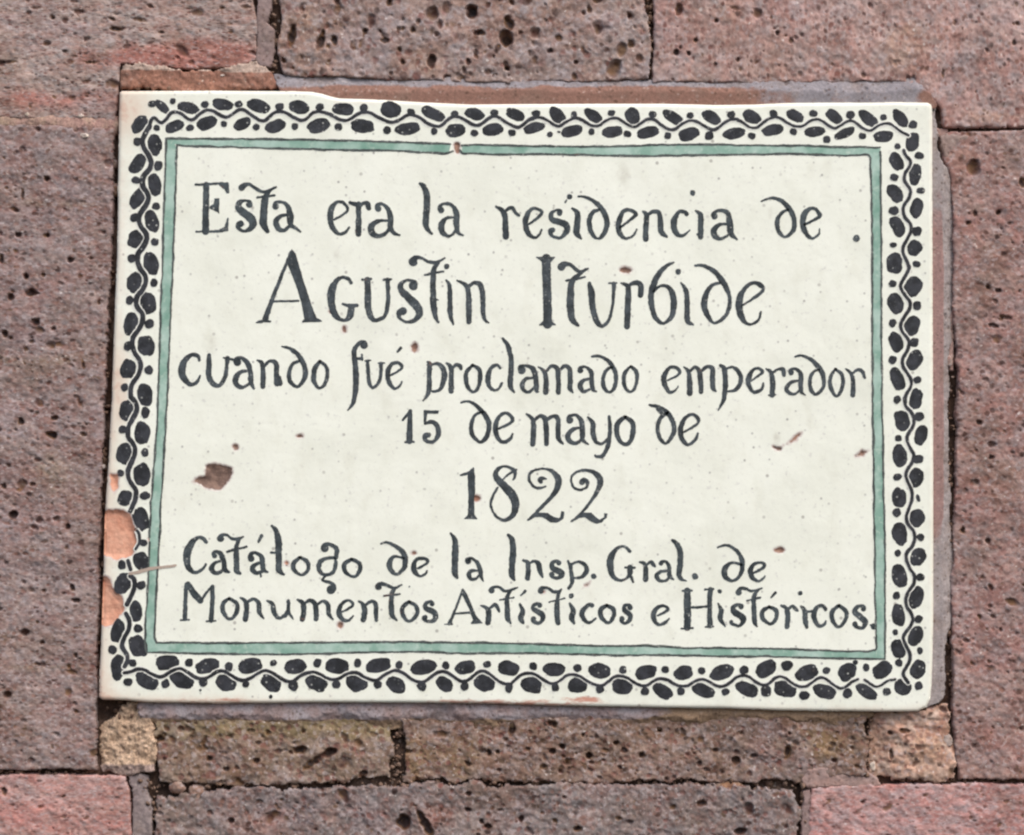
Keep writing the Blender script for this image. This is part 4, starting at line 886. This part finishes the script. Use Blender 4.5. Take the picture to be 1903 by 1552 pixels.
# ---- line 7
p = Paint()
p.read("""98,60,26 92,180,26 88,300,28|60,308,12 117,305,12|110,58,36 150,120,42 195,172,42|200,175,18 240,115,16 282,70,16|280,75,26 278,190,30 270,310,32|238,316,12 300,313,12|395,157,20 448,195,28 448,250,28 415,297,22 380,290,22 352,240,30 354,190,30 395,157,20
|473,153,12 510,180,28 515,240,34 507,302,36|515,187,16 565,162,22 600,190,30 605,250,30 634,297,10|658,173,12 695,195,26 705,250,32 730,288,24 760,290,20 800,250,26 806,175,22|805,250,28 838,300,10|868,166,12 905,190,30 912,250,36 902,302,34|915,197,18 955,172,22 990,195,30 1000,250,34 997,298,34|1005,202,18 1045,177,20 1080,200,30 1085,260,30 1114,303,12
|1180,250,12 1240,215,18 1252,190,20 1220,170,18 1175,197,26 1156,250,34 1180,300,26 1220,310,18 1256,278,10|1293,176,12 1325,200,28 1335,250,36 1325,305,36|1335,207,16 1385,177,22 1412,200,30 1412,260,30 1416,308,24|1430,75,46 1445,55,26 1500,70,20 1540,85,20 1592,63,10|1548,84,20 1525,120,28 1520,200,34 1525,270,34 1558,310,10|1468,140,12 1577,127,14
|1645,180,20 1693,215,28 1698,265,28 1660,310,22 1625,308,22 1597,260,28 1602,215,28 1645,180,20|1803,195,32 1793,180,20 1760,192,24 1757,222,32 1805,247,36 1828,275,36 1810,310,26 1770,315,20 1745,297,28 1755,287,30|O 1645,75,6""", 320, 1070, 3.7314)
p.read("""172,115,20 130,230,18 90,330,22 65,385,28|28,391,10 88,389,12|P 175,102 205,140 240,220 280,320 332,378 330,384 240,388 238,380 255,355 215,250 165,150|100,305,14 232,296,16|318,240,12 370,265,36 382,310,42 375,377,44|385,265,18 430,232,26 450,255,30 467,288,14
|405,117,48 415,95,26 460,92,20 510,122,22 560,115,22 613,93,10|560,118,22 532,170,30 530,260,38 535,340,40 557,382,16|472,195,12 582,175,14|640,158,12 674,124,24|633,228,18 655,280,36 640,340,42 658,378,22
|792,238,38 775,225,24 740,242,28 746,272,36 800,302,42 818,335,38 790,378,26 747,367,32 742,348,42|800,120,48 810,98,26 855,97,20 900,127,24 945,128,24 967,108,12|952,125,24 936,180,30 930,260,40 935,340,42 940,380,36|868,212,12 992,182,12
|O 1045,162,21|1033,223,18 1060,280,38 1050,340,44 1067,382,20|1212,238,34 1185,232,26 1145,270,38 1132,310,38 1155,360,28 1195,378,22 1242,343,14|1330,237,24 1383,270,34 1388,320,34 1355,373,26 1320,370,26 1282,320,36 1284,270,36 1330,237,24
|1518,255,42 1508,232,24 1475,242,26 1472,277,34 1515,312,38 1518,350,34 1480,382,24 1450,367,28 1452,345,40|1740,320,14 1810,285,22 1820,260,24 1785,240,22 1730,262,32 1706,320,40 1720,370,32 1755,395,22 1800,375,22 1832,343,10""", 820, 1070, 4.325)
p.read("""172,130,54 175,250,58 175,380,56 172,445,58|133,130,16 212,128,16|122,456,14 222,451,14|372,120,44 366,200,36 366,340,38 370,430,44|326,119,18 397,115,18|330,442,14 397,438,14|200,275,20 360,265,20|O 452,135,19|438,240,14 465,300,40 460,370,40 498,436,14
|635,265,48 610,250,26 570,272,38 580,312,50 640,352,54 658,385,46 620,430,26 560,415,26 552,398,32|615,145,50 630,110,28 680,112,24 730,132,22 817,108,12|785,122,22 752,170,34 747,250,40 750,350,40 755,400,38 774,438,14|688,215,14 802,188,16|880,267,24 938,300,34 943,360,34 905,410,26 865,408,26 822,365,36 824,305,36 880,267,24|896,187,14 932,148,26
|983,255,16 1025,280,36 1040,340,44 1033,437,44|1040,290,22 1080,260,26 1105,285,30 1127,302,14|O 1147,150,20|1153,262,14 1185,300,38 1190,380,42 1204,445,26|1190,312,18 1250,305,18|1365,290,30 1340,260,26 1290,272,36 1266,330,42 1276,390,38 1310,435,26 1355,420,24 1367,393,18
|1480,257,26 1538,300,36 1543,360,36 1500,433,26 1460,433,26 1422,370,38 1427,300,38 1480,257,26|1693,285,44 1688,262,28 1640,267,30 1617,312,44 1670,357,48 1708,400,46 1690,445,28 1640,445,28 1620,418,46|O 1780,436,26|1755,425,14 1775,432,14""", 1240, 1070, 4.6415)
p.build('lettering', ink_speckled, 'last line of lettering, Monumentos Artisticos e Historicos')

# ---- the green line frame
p = Paint(0.12)
top_o = [(311, 257), (404, 258), (509, 258.8), (614, 261.5), (684, 262.5), (768, 264.6), (837, 267.7)]
top_o2 = [(859, 270.5), (894, 268.8), (980, 271), (1064, 273), (1148, 272), (1232, 269.3), (1316, 269.3), (1400, 270.6), (1486, 270.8), (1570, 273), (1630, 273.6), (1636, 274)]
top_i = [(329, 270), (362, 271.5), (467, 274.6), (614, 278), (726, 279.7), (789, 283.5), (827, 285.3), (842, 280.5)]
top_i2 = [(855, 279), (860, 285), (915, 287), (1000, 286.5), (1106, 289), (1180, 290.8), (1274, 289), (1360, 288), (1465, 285.7), (1570, 289), (1611, 288), (1617.5, 294)]
right_o = [(1636, 283), (1637, 380), (1638, 500), (1638, 640), (1639.5, 770), (1641, 850), (1645, 1020), (1645, 1130), (1644.5, 1224)]
right_i = [(1617.5, 294), (1620, 380), (1621, 500), (1621, 640), (1622, 770), (1624, 900), (1625.4, 1020), (1627, 1130), (1629, 1204), (1626, 1209)]
bot_i = [(291, 1193.5), (400, 1195), (589, 1194), (759, 1193), (843, 1194.5), (969, 1196), (1097, 1199.5), (1202, 1200), (1286, 1203.7), (1445, 1205.8), (1550, 1210), (1613, 1210), (1628, 1207)]
bot_o = [(272, 1212), (379, 1214.8), (505, 1216), (589, 1215), (696, 1212), (780, 1211), (864, 1215), (969, 1213.5), (1034, 1214.5), (1139, 1217), (1244, 1217.3), (1349, 1219.4), (1424, 1219.6), (1529, 1223.6), (1645, 1224.8)]
left_o = [(309, 257.5), (306.4, 336), (304, 408), (303, 480), (300, 542), (297, 632), (295.2, 705), (293.5, 735), (292, 792), (286.5, 864), (281, 936), (278.7, 985), (277.4, 1024), (275.6, 1078), (271, 1150), (269.5, 1192), (272, 1212)]
left_i = [(328.5, 270), (327, 336), (324.5, 408), (322.2, 480), (319, 542), (315.5, 632), (312.5, 705), (311, 735), (308, 792), (303.7, 864), (299, 936), (297.3, 985), (294.6, 1024), (291, 1096), (288.2, 1150), (287.3, 1183), (291, 1193.5)]
def fill(a, b):
    """the green wash between two lines, cut into short quads"""
    def res(l, n):
        seg = [0.0]
        for i in range(1, len(l)):
            seg.append(seg[-1] + math.hypot(l[i][0] - l[i - 1][0], l[i][1] - l[i - 1][1]))
        t = np.linspace(0, seg[-1], n)
        return np.interp(t, seg, [q[0] for q in l]), np.interp(t, seg, [q[1] for q in l])
    n = 60
    ax, ay = res(a, n); bx, by = res(b, n)
    pts = []
    for i in range(n):
        pts += [(ax[i], ay[i]), (bx[i], by[i])]
    p.add(pts, [(2 * i, 2 * i + 1, 2 * i + 3, 2 * i + 2) for i in range(n - 1)])
fill(top_o + [(838, 268)], [(x, y) for x, y in top_i[:-1]] + [(834, 284.5)])
fill(top_o2[0:], [(858, 284)] + top_i2[2:-1] + [(1617.5, 290)])
fill([(1636, 274)] + right_o, [(1617.5, 290)] + right_i[1:-1] + [(1628.5, 1209), (1629, 1224)])
fill([(290, 1193.5)] + bot_i[1:], [(289, 1213)] + bot_o[1:-1] + [(1629, 1223.5)])
fill([(309, 257)] + left_o[1:], [(311, 257), (328.5, 268)] + left_i[1:-1] + [(289, 1194), (290, 1213)])
p.build('green_frame', green_mat(), 'thin sea green painted band around the lettering')
p = Paint(0.55)
for l in (top_o, top_o2, top_i, top_i2, right_o, right_i, bot_i, bot_o, left_o, left_i):
    q = [(x, y + rng.gauss(0, 0.3), 3.0 + rng.uniform(-0.7, 0.7)) for x, y in l]
    # re-sample so the pen pressure wavers along the line
    r = []
    for i in range(len(q) - 1):
        n = max(1, int(math.hypot(q[i + 1][0] - q[i][0], q[i + 1][1] - q[i][1]) / 14))
        for j in range(n):
            t = j / n
            r.append((q[i][0] + (q[i + 1][0] - q[i][0]) * t + rng.gauss(0, 0.35), q[i][1] + (q[i + 1][1] - q[i][1]) * t + rng.gauss(0, 0.35), 3.9 + rng.uniform(-1.0, 1.1)))
    r.append(q[-1])
    p.stroke(r, 0.22)
p.build('frame_outline', ink_mat('frame_line_ink', (66, 72, 70), (96, 102, 98), 0.6, 0.3, 9.0), 'pair of thin dark lines edging the green band')

# ---- the vine border: dabbed leaves, a cream line kept clear along the stem, then the wavy stem and its dots
p_leaf, p_gap, p = Paint(0.14), Paint(0.42), Paint(0.70)
def vine(ox, oy, s, w, text):
    q = [(ox + float(a) / s, oy + float(b) / s, 1.2 * (w + rng.uniform(-0.08, 0.08) * w) / s) for a, b in (t.split(',') for t in text.split())]
    p_gap.stroke([(x, y, w_ + 4.4 + rng.uniform(-1.2, 0.8)) for x, y, w_ in q], 0.3)
    p.stroke(q, 0.2)
def leaves(ox, oy, s, text):
    for t in text.split():
        v = [float(c) for c in t.split(',')]
        if len(v) < 5:
            p.blob(ox + v[0] / s, oy + v[1] / s, v[2] / s, v[-1] / s, rng.uniform(-20, 20), 0.09)
        else:
            p_leaf.blob(ox + v[0] / s, oy + v[1] / s, v[2] / s * 0.97, v[3] / s * 0.97, v[4], 0.075)
A, B = 4.7575, 5.543
vine(215, 160, A, 26, '300,350 315,300 345,281 375,310 410,325 450,290 490,240 540,230 590,250 640,290 690,295 740,250 800,215 860,220 930,260 985,275 1040,245 1090,210 1140,215 1210,265 1280,305 1330,300 1390,245 1440,225 1500,235 1570,275 1640,303 1690,285 1740,240 1800,222')
vine(600, 170, A, 26, '-30,178 60,200 130,240 200,258 250,240 310,200 370,182 430,195 500,235 570,265 630,272 690,245 750,210 800,210 860,235 930,285 1000,308 1050,300 1100,255 1150,225 1200,225 1260,255 1320,290 1370,300 1420,275 1480,230 1530,222 1580,245 1650,290 1720,318 1770,295 1830,245 1890,222')
vine(980, 180, A, 23, '5,212 60,190 110,182 170,205 240,250 290,258 340,225 400,195 450,190 510,220 570,255 630,255 690,215 740,192 800,192 860,230 910,258 960,262 1010,230 1060,200 1120,200 1180,245 1250,288 1310,285 1370,240 1430,212 1490,218 1560,255 1630,290 1680,280 1740,230 1800,200 1860,198')
vine(1360, 180, A, 21, '50,205 100,230 160,268 220,272 270,235 330,195 390,180 440,195 500,235 570,262 630,258 690,215 750,198 800,215 860,258 910,278 960,255 1010,222 1060,213 1110,240 1170,285 1230,297 1280,265 1330,242 1390,238 1440,265 1500,310 1560,340')
vine(190, 1190, A, 26, '195,288 260,275 310,255 370,260 430,295 490,320 540,318 600,280 650,255 700,252 760,285 820,325 880,340 940,325 1010,280 1060,270 1110,290 1180,335 1250,355 1310,335 1380,290 1440,268 1500,285 1570,330 1640,365 1690,362 1750,315 1810,288')
vine(570, 1190, A, 25, '0,290 60,280 120,300 180,335 240,348 290,335 350,300 400,285 450,290 520,330 580,350 630,348 690,305 750,275 800,268 860,295 930,345 1000,370 1050,360 1110,315 1170,280 1230,280 1290,315 1350,355 1400,362 1450,335 1510,285 1560,270 1620,300 1690,355 1750,385 1810,385')
vine(950, 1190, A, 23, '0,383 40,345 90,305 150,290 210,300 280,345 340,378 390,380 440,350 490,312 550,302 610,320 680,365 750,395 810,398 860,365 910,325 970,315 1030,335 1100,380 1160,402 1210,395 1260,360 1310,340 1380,350 1440,385 1500,405 1560,400 1620,365 1680,345 1740,360 1800,395 1850,410')
vine(1340, 1190, A, 22, '-10,410 40,400 90,365 140,325 200,310 250,325 310,370 370,395 420,385 470,340 520,320 570,335 630,380 690,408 750,408 800,375 850,340 900,330 950,360 1010,405 1060,425 1110,405 1160,365 1210,345')
vine(1340, 1190, A, 20, '1270,350 1320,385 1370,410 1420,395 1470,360 1540,345')
vine(200, 210, B, 46, '432,140 385,220 360,290 375,360 420,430 448,510 430,580 380,640 360,700 367,760 405,820 420,880 395,950 335,1040 322,1110 350,1180 395,1240 400,1310 360,1390 315,1450 310,1500')
vine(200, 470, B, 43, '308,50 310,90 335,160 385,230 393,300 360,380 305,450 292,520 320,580 360,630 358,710 320,790 265,870 255,950 280,1030 330,1110 338,1190 310,1270 260,1340 238,1410 240,1490')
vine(190, 720, B, 42, '298,100 348,165 353,240 310,330 275,400 265,470 272,520 310,570 337,630 333,700 287,800 266,870 275,940 315,1010 347,1060 343,1140 310,1230 282,1290')
vine(190, 720, B, 26, '335,1450 375,1500 383,1560 378,1610 345,1665')
vine(180, 970, B, 34, '322,400 348,490')
vine(180, 970, B, 42, '345,560 385,595 385,680 350,770 310,850')
vine(180, 970, B, 40, '300,945 335,1020 330,1100 290,1180 262,1250 268,1300 310,1370 315,1430 285,1490')
vine(1620, 230, B, 30, '330,275 345,320 395,380 390,440 345,510 335,580 370,640 400,690 385,760 335,840 322,900 345,970 395,1030 405,1100 370,1180 325,1270 325,1340 365,1420 380,1490')
vine(1620, 490, B, 31, '378,20 385,50 345,130 300,210 303,265 345,330 390,390 390,460 340,540 300,620 310,690 360,760 385,820 360,910 320,980 320,1050 365,1130 405,1200 400,1270 350,1360 345,1430')
vine(1620, 740, B, 31, '335,0 350,80 410,150 436,220 420,300 370,380 365,440 395,510 433,590 415,660 365,740 352,800 375,870 410,950 415,1040 385,1130 357,1220 370,1290 430,1370 443,1440')
vine(1620, 990, B, 31, '440,20 443,60 415,140 360,210 358,280 395,370 438,440 430,530 375,610 352,680 360,760 400,820 422,890 400,960 340,1040 325,1090 355,1170 393,1250 385,1330 330,1430 330,1480 375,1545')
leaves(215, 160, A, '410,182,78,42,42 325,157,40,28 505,133,27 642,194,104,54,15 789,163,33 945,163,100,52,8 1088,160,37,29 1262,177,112,58,18 1450,182,41,33 1622,187,94,62,8 1805,185,39,31 210,337,92,60,-47 363,370,31,25 520,357,88,54,-25 657,369,35,29 806,328,100,58,-22 957,335,29,27 1120,335,86,52,-28 1243,362,33,29 1412,355,98,58,-22 1584,357,31 1795,350,110,64,-18')
leaves(600, 170, A, '180,157,98,58,8 362,145,38,36 600,160,94,74,20 780,183,35,33 975,198,115,55,25 1165,200,33,31 1342,200,95,52,15 1517,190,37,31 1702,205,90,52,25 1885,195,40,30 138,313,34 350,305,112,62,5 568,342,37,33 750,330,114,58,-8 984,352,29,31 1172,345,92,62,-10 1340,368,35,29 1502,338,98,56,-5 1672,365,35,29 1865,322,100,48,-18')
leaves(980, 180, A, '268,170,98,58,48 412,158,27,33 585,168,96,50,32 744,143,33,28 930,172,84,66,60 1108,155,35,31 1288,182,105,52,32 1440,165,33,28 1628,182,96,54,32 1803,158,37,33 200,332,25 393,303,98,55,-12 280,310,18,8 568,308,29 752,310,94,54,-8 885,328,36,29 1065,315,102,55,-10 1242,344,33,29 1428,330,100,58,-18 1608,343,42,37 1828,324,100,54,-12')
leaves(1360, 180, A, '178,178,92,56,22 368,148,37,33 560,168,84,52,25 721,147,37,31 905,175,88,52,38 1048,160,39,37 1205,192,105,54,42 1341,181,29 1490,190,94,54,52 1602,245,39,35 1597,400,62,88,8 177,345,35,29 362,293,100,52,-12 545,308,33,29 732,308,96,48,-8 840,376,35,31 998,322,104,42,-24 1155,346,33,29 1340,350,90,54,-5 1465,437,29,25')
leaves(190, 1190, A, '575,197,114,66,-5 768,197,37 930,228,112,68,-8 1120,232,37,41 1308,226,114,70,-8 1514,200,31,27 1708,232,106,66,-8 268,200,36,34 138,238,62,122,8 90,82,37,39 228,368,40,36 395,355,112,72,38 560,383,39,37 702,350,118,70,28 893,372,37,39 1092,378,98,70,30 1270,388,31,29 1494,378,100,72,28 1690,402,46,43 868,440,11 1490,498,17')
leaves(570, 1190, A, '95,200,37,39 268,228,112,72,5 450,200,33,39 632,222,118,66,-10 817,217,34,35 1032,238,116,70,-12 1230,222,32,37 1403,240,94,64,-15 1595,212,35,31 1785,247,98,68,8 88,372,104,78,30 262,390,39,35 440,372,100,84,38 628,390,37,37 790,395,94,70,28 1018,405,41,43 1218,388,86,62,28 1397,407,36,39 1570,380,100,72,24 1788,423,33,41')
leaves(950, 1190, A, '195,228,35,35 378,257,98,66,0 586,245,37,35 782,270,102,70,14 988,260,35,35 1190,282,102,64,-16 1362,258,35,31 1522,288,90,64,-8 1685,268,35,31 1862,283,112,68,-22 180,395,102,70,20 390,415,35,35 585,400,88,68,5 785,432,37,35 980,405,94,76,22 1183,450,37,37 1340,450,100,60,28 1500,450,33,37 1698,445,108,60,20 1895,455,36,31')
leaves(1340, 1190, A, '203,262,43,37 397,252,102,72,-28 583,222,53,43 758,288,106,72,-15 932,267,34,31 1115,280,92,74,-28 1188,195,22 1282,240,31,34 1425,262,100,70,-36 1740,258,68,90,18 1747,402,37,37 228,432,108,64,24 397,447,49,51 567,430,104,76,16 735,487,47,39 915,452,112,62,20 1118,468,43 1285,455,112,54,30 1465,453,37,35 1605,415,78,74,10')
leaves(200, 210, B, '310,295,46,43 308,525,112,74,-57 292,692,43,39 310,880,120,70,-58 278,1078,47 285,1300,100,76,-62 250,1498,46,43 485,330,77,114,-8 522,543,47,49 485,740,70,122,-12 500,960,43,37 455,1115,74,120,-16 487,1328,41,39')
leaves(200, 470, B, '448,112,78,128,-10 478,308,41 415,522,90,118,-6 430,730,49 398,958,92,110,-2 425,1207,45,47 385,1462,80,124,-6 275,305,77,114,10 228,488,41,45 240,732,76,126,15 210,960,45,47 210,1195,80,108,15 175,1385,38,42')
leaves(190, 720, B, '250,235,76,112,12 212,433,45,41 235,682,90,120,10 190,882,37,35 235,1140,77,87,22 445,258,46,57 412,470,87,121,-2 440,670,41,43 410,900,88,127,-6 440,1115,53,43 400,1355,84,128,-18')
leaves(180, 970, B, '258,442,42,49 268,635,86,118,16 215,1125,76,124,16 162,1318,45 480,215,41,37 455,400,84,97,-16 458,652,47,45 402,922,69,112,-5 425,1097,47,43 425,1280,94,122,-24')
leaves(1620, 230, B, '490,328,47,39 448,522,66,116,8 505,688,43,33 462,868,70,106,10 465,1108,49,51 442,1280,78,86,35 462,1445,43,32 255,390,66,108,-24 232,552,45,37 240,718,76,106,-32 228,895,51,46 265,1058,72,114,-26 222,1248,35,29 235,1438,87,115,-4')
leaves(1620, 490, B, '425,240,92,116,32 467,432,45,47 415,640,82,108,34 435,812,51,46 440,995,82,112,24 470,1198,41,39 455,1395,70,113,12 215,206,41,37 245,410,82,116,-20 215,612,41 250,808,70,116,-22 215,990,43 265,1190,74,124,-20 262,1400,39,41')
leaves(1620, 740, B, '490,188,49 508,380,66,113,14 478,628,53,47 455,820,82,104,28 478,1030,22,42,-15 460,1235,86,100,38 503,1432,41,37 312,232,80,116,-16 275,412,35 288,595,78,122,-12 265,812,47,36 282,1025,77,108,-6 258,1178,43,47 288,1398,82,122,-12')
leaves(1620, 990, B, '478,250,82,100,30 500,458,43,41 455,668,82,121,16 482,890,43,41 452,1065,76,108,24 497,1215,30,37 268,210,35 285,445,78,132,-14 255,648,39,41 275,850,70,121,-4 243,1025,29,31 275,1195,76,106,-12 280,1340,37,41')
border_ink = ink_mat('border_ink', (38, 39, 42), (60, 61, 66), 0.7, 0.10, 12.0, 0.2)
p_leaf.build('vine_leaves', border_ink, 'black oval leaves dabbed along both sides of the vine')
gm = NT('reserved_glaze')
p_gap.build('reserved_line', gm.done(gm.mix(gm.noise(40, 3, 0.6, 3.0), srgb(236, 235, 224), srgb(228, 226, 216)), 0.34, 0.35), 'thin cream line left clear between stem and leaves')
p.build('vine_stem', border_ink, 'black wavy vine stem with round dots')

# ---- a dry stem stuck across the frame near the lower left corner
p = Paint(1.2)
p.read('340,532,24 420,518,30 540,485,30 660,468,24 776,452,22 815,446,16', 180, 970, 5.543)
tw = NT('dry_smear')
p.build('dried_smear', tw.done(tw.mix(tw.noise(12, 3, 0.6, 2.0), srgb(168, 152, 140), srgb(188, 168, 152)), 0.9, 0.2), 'thin brownish smear across the frame near the lower left corner')
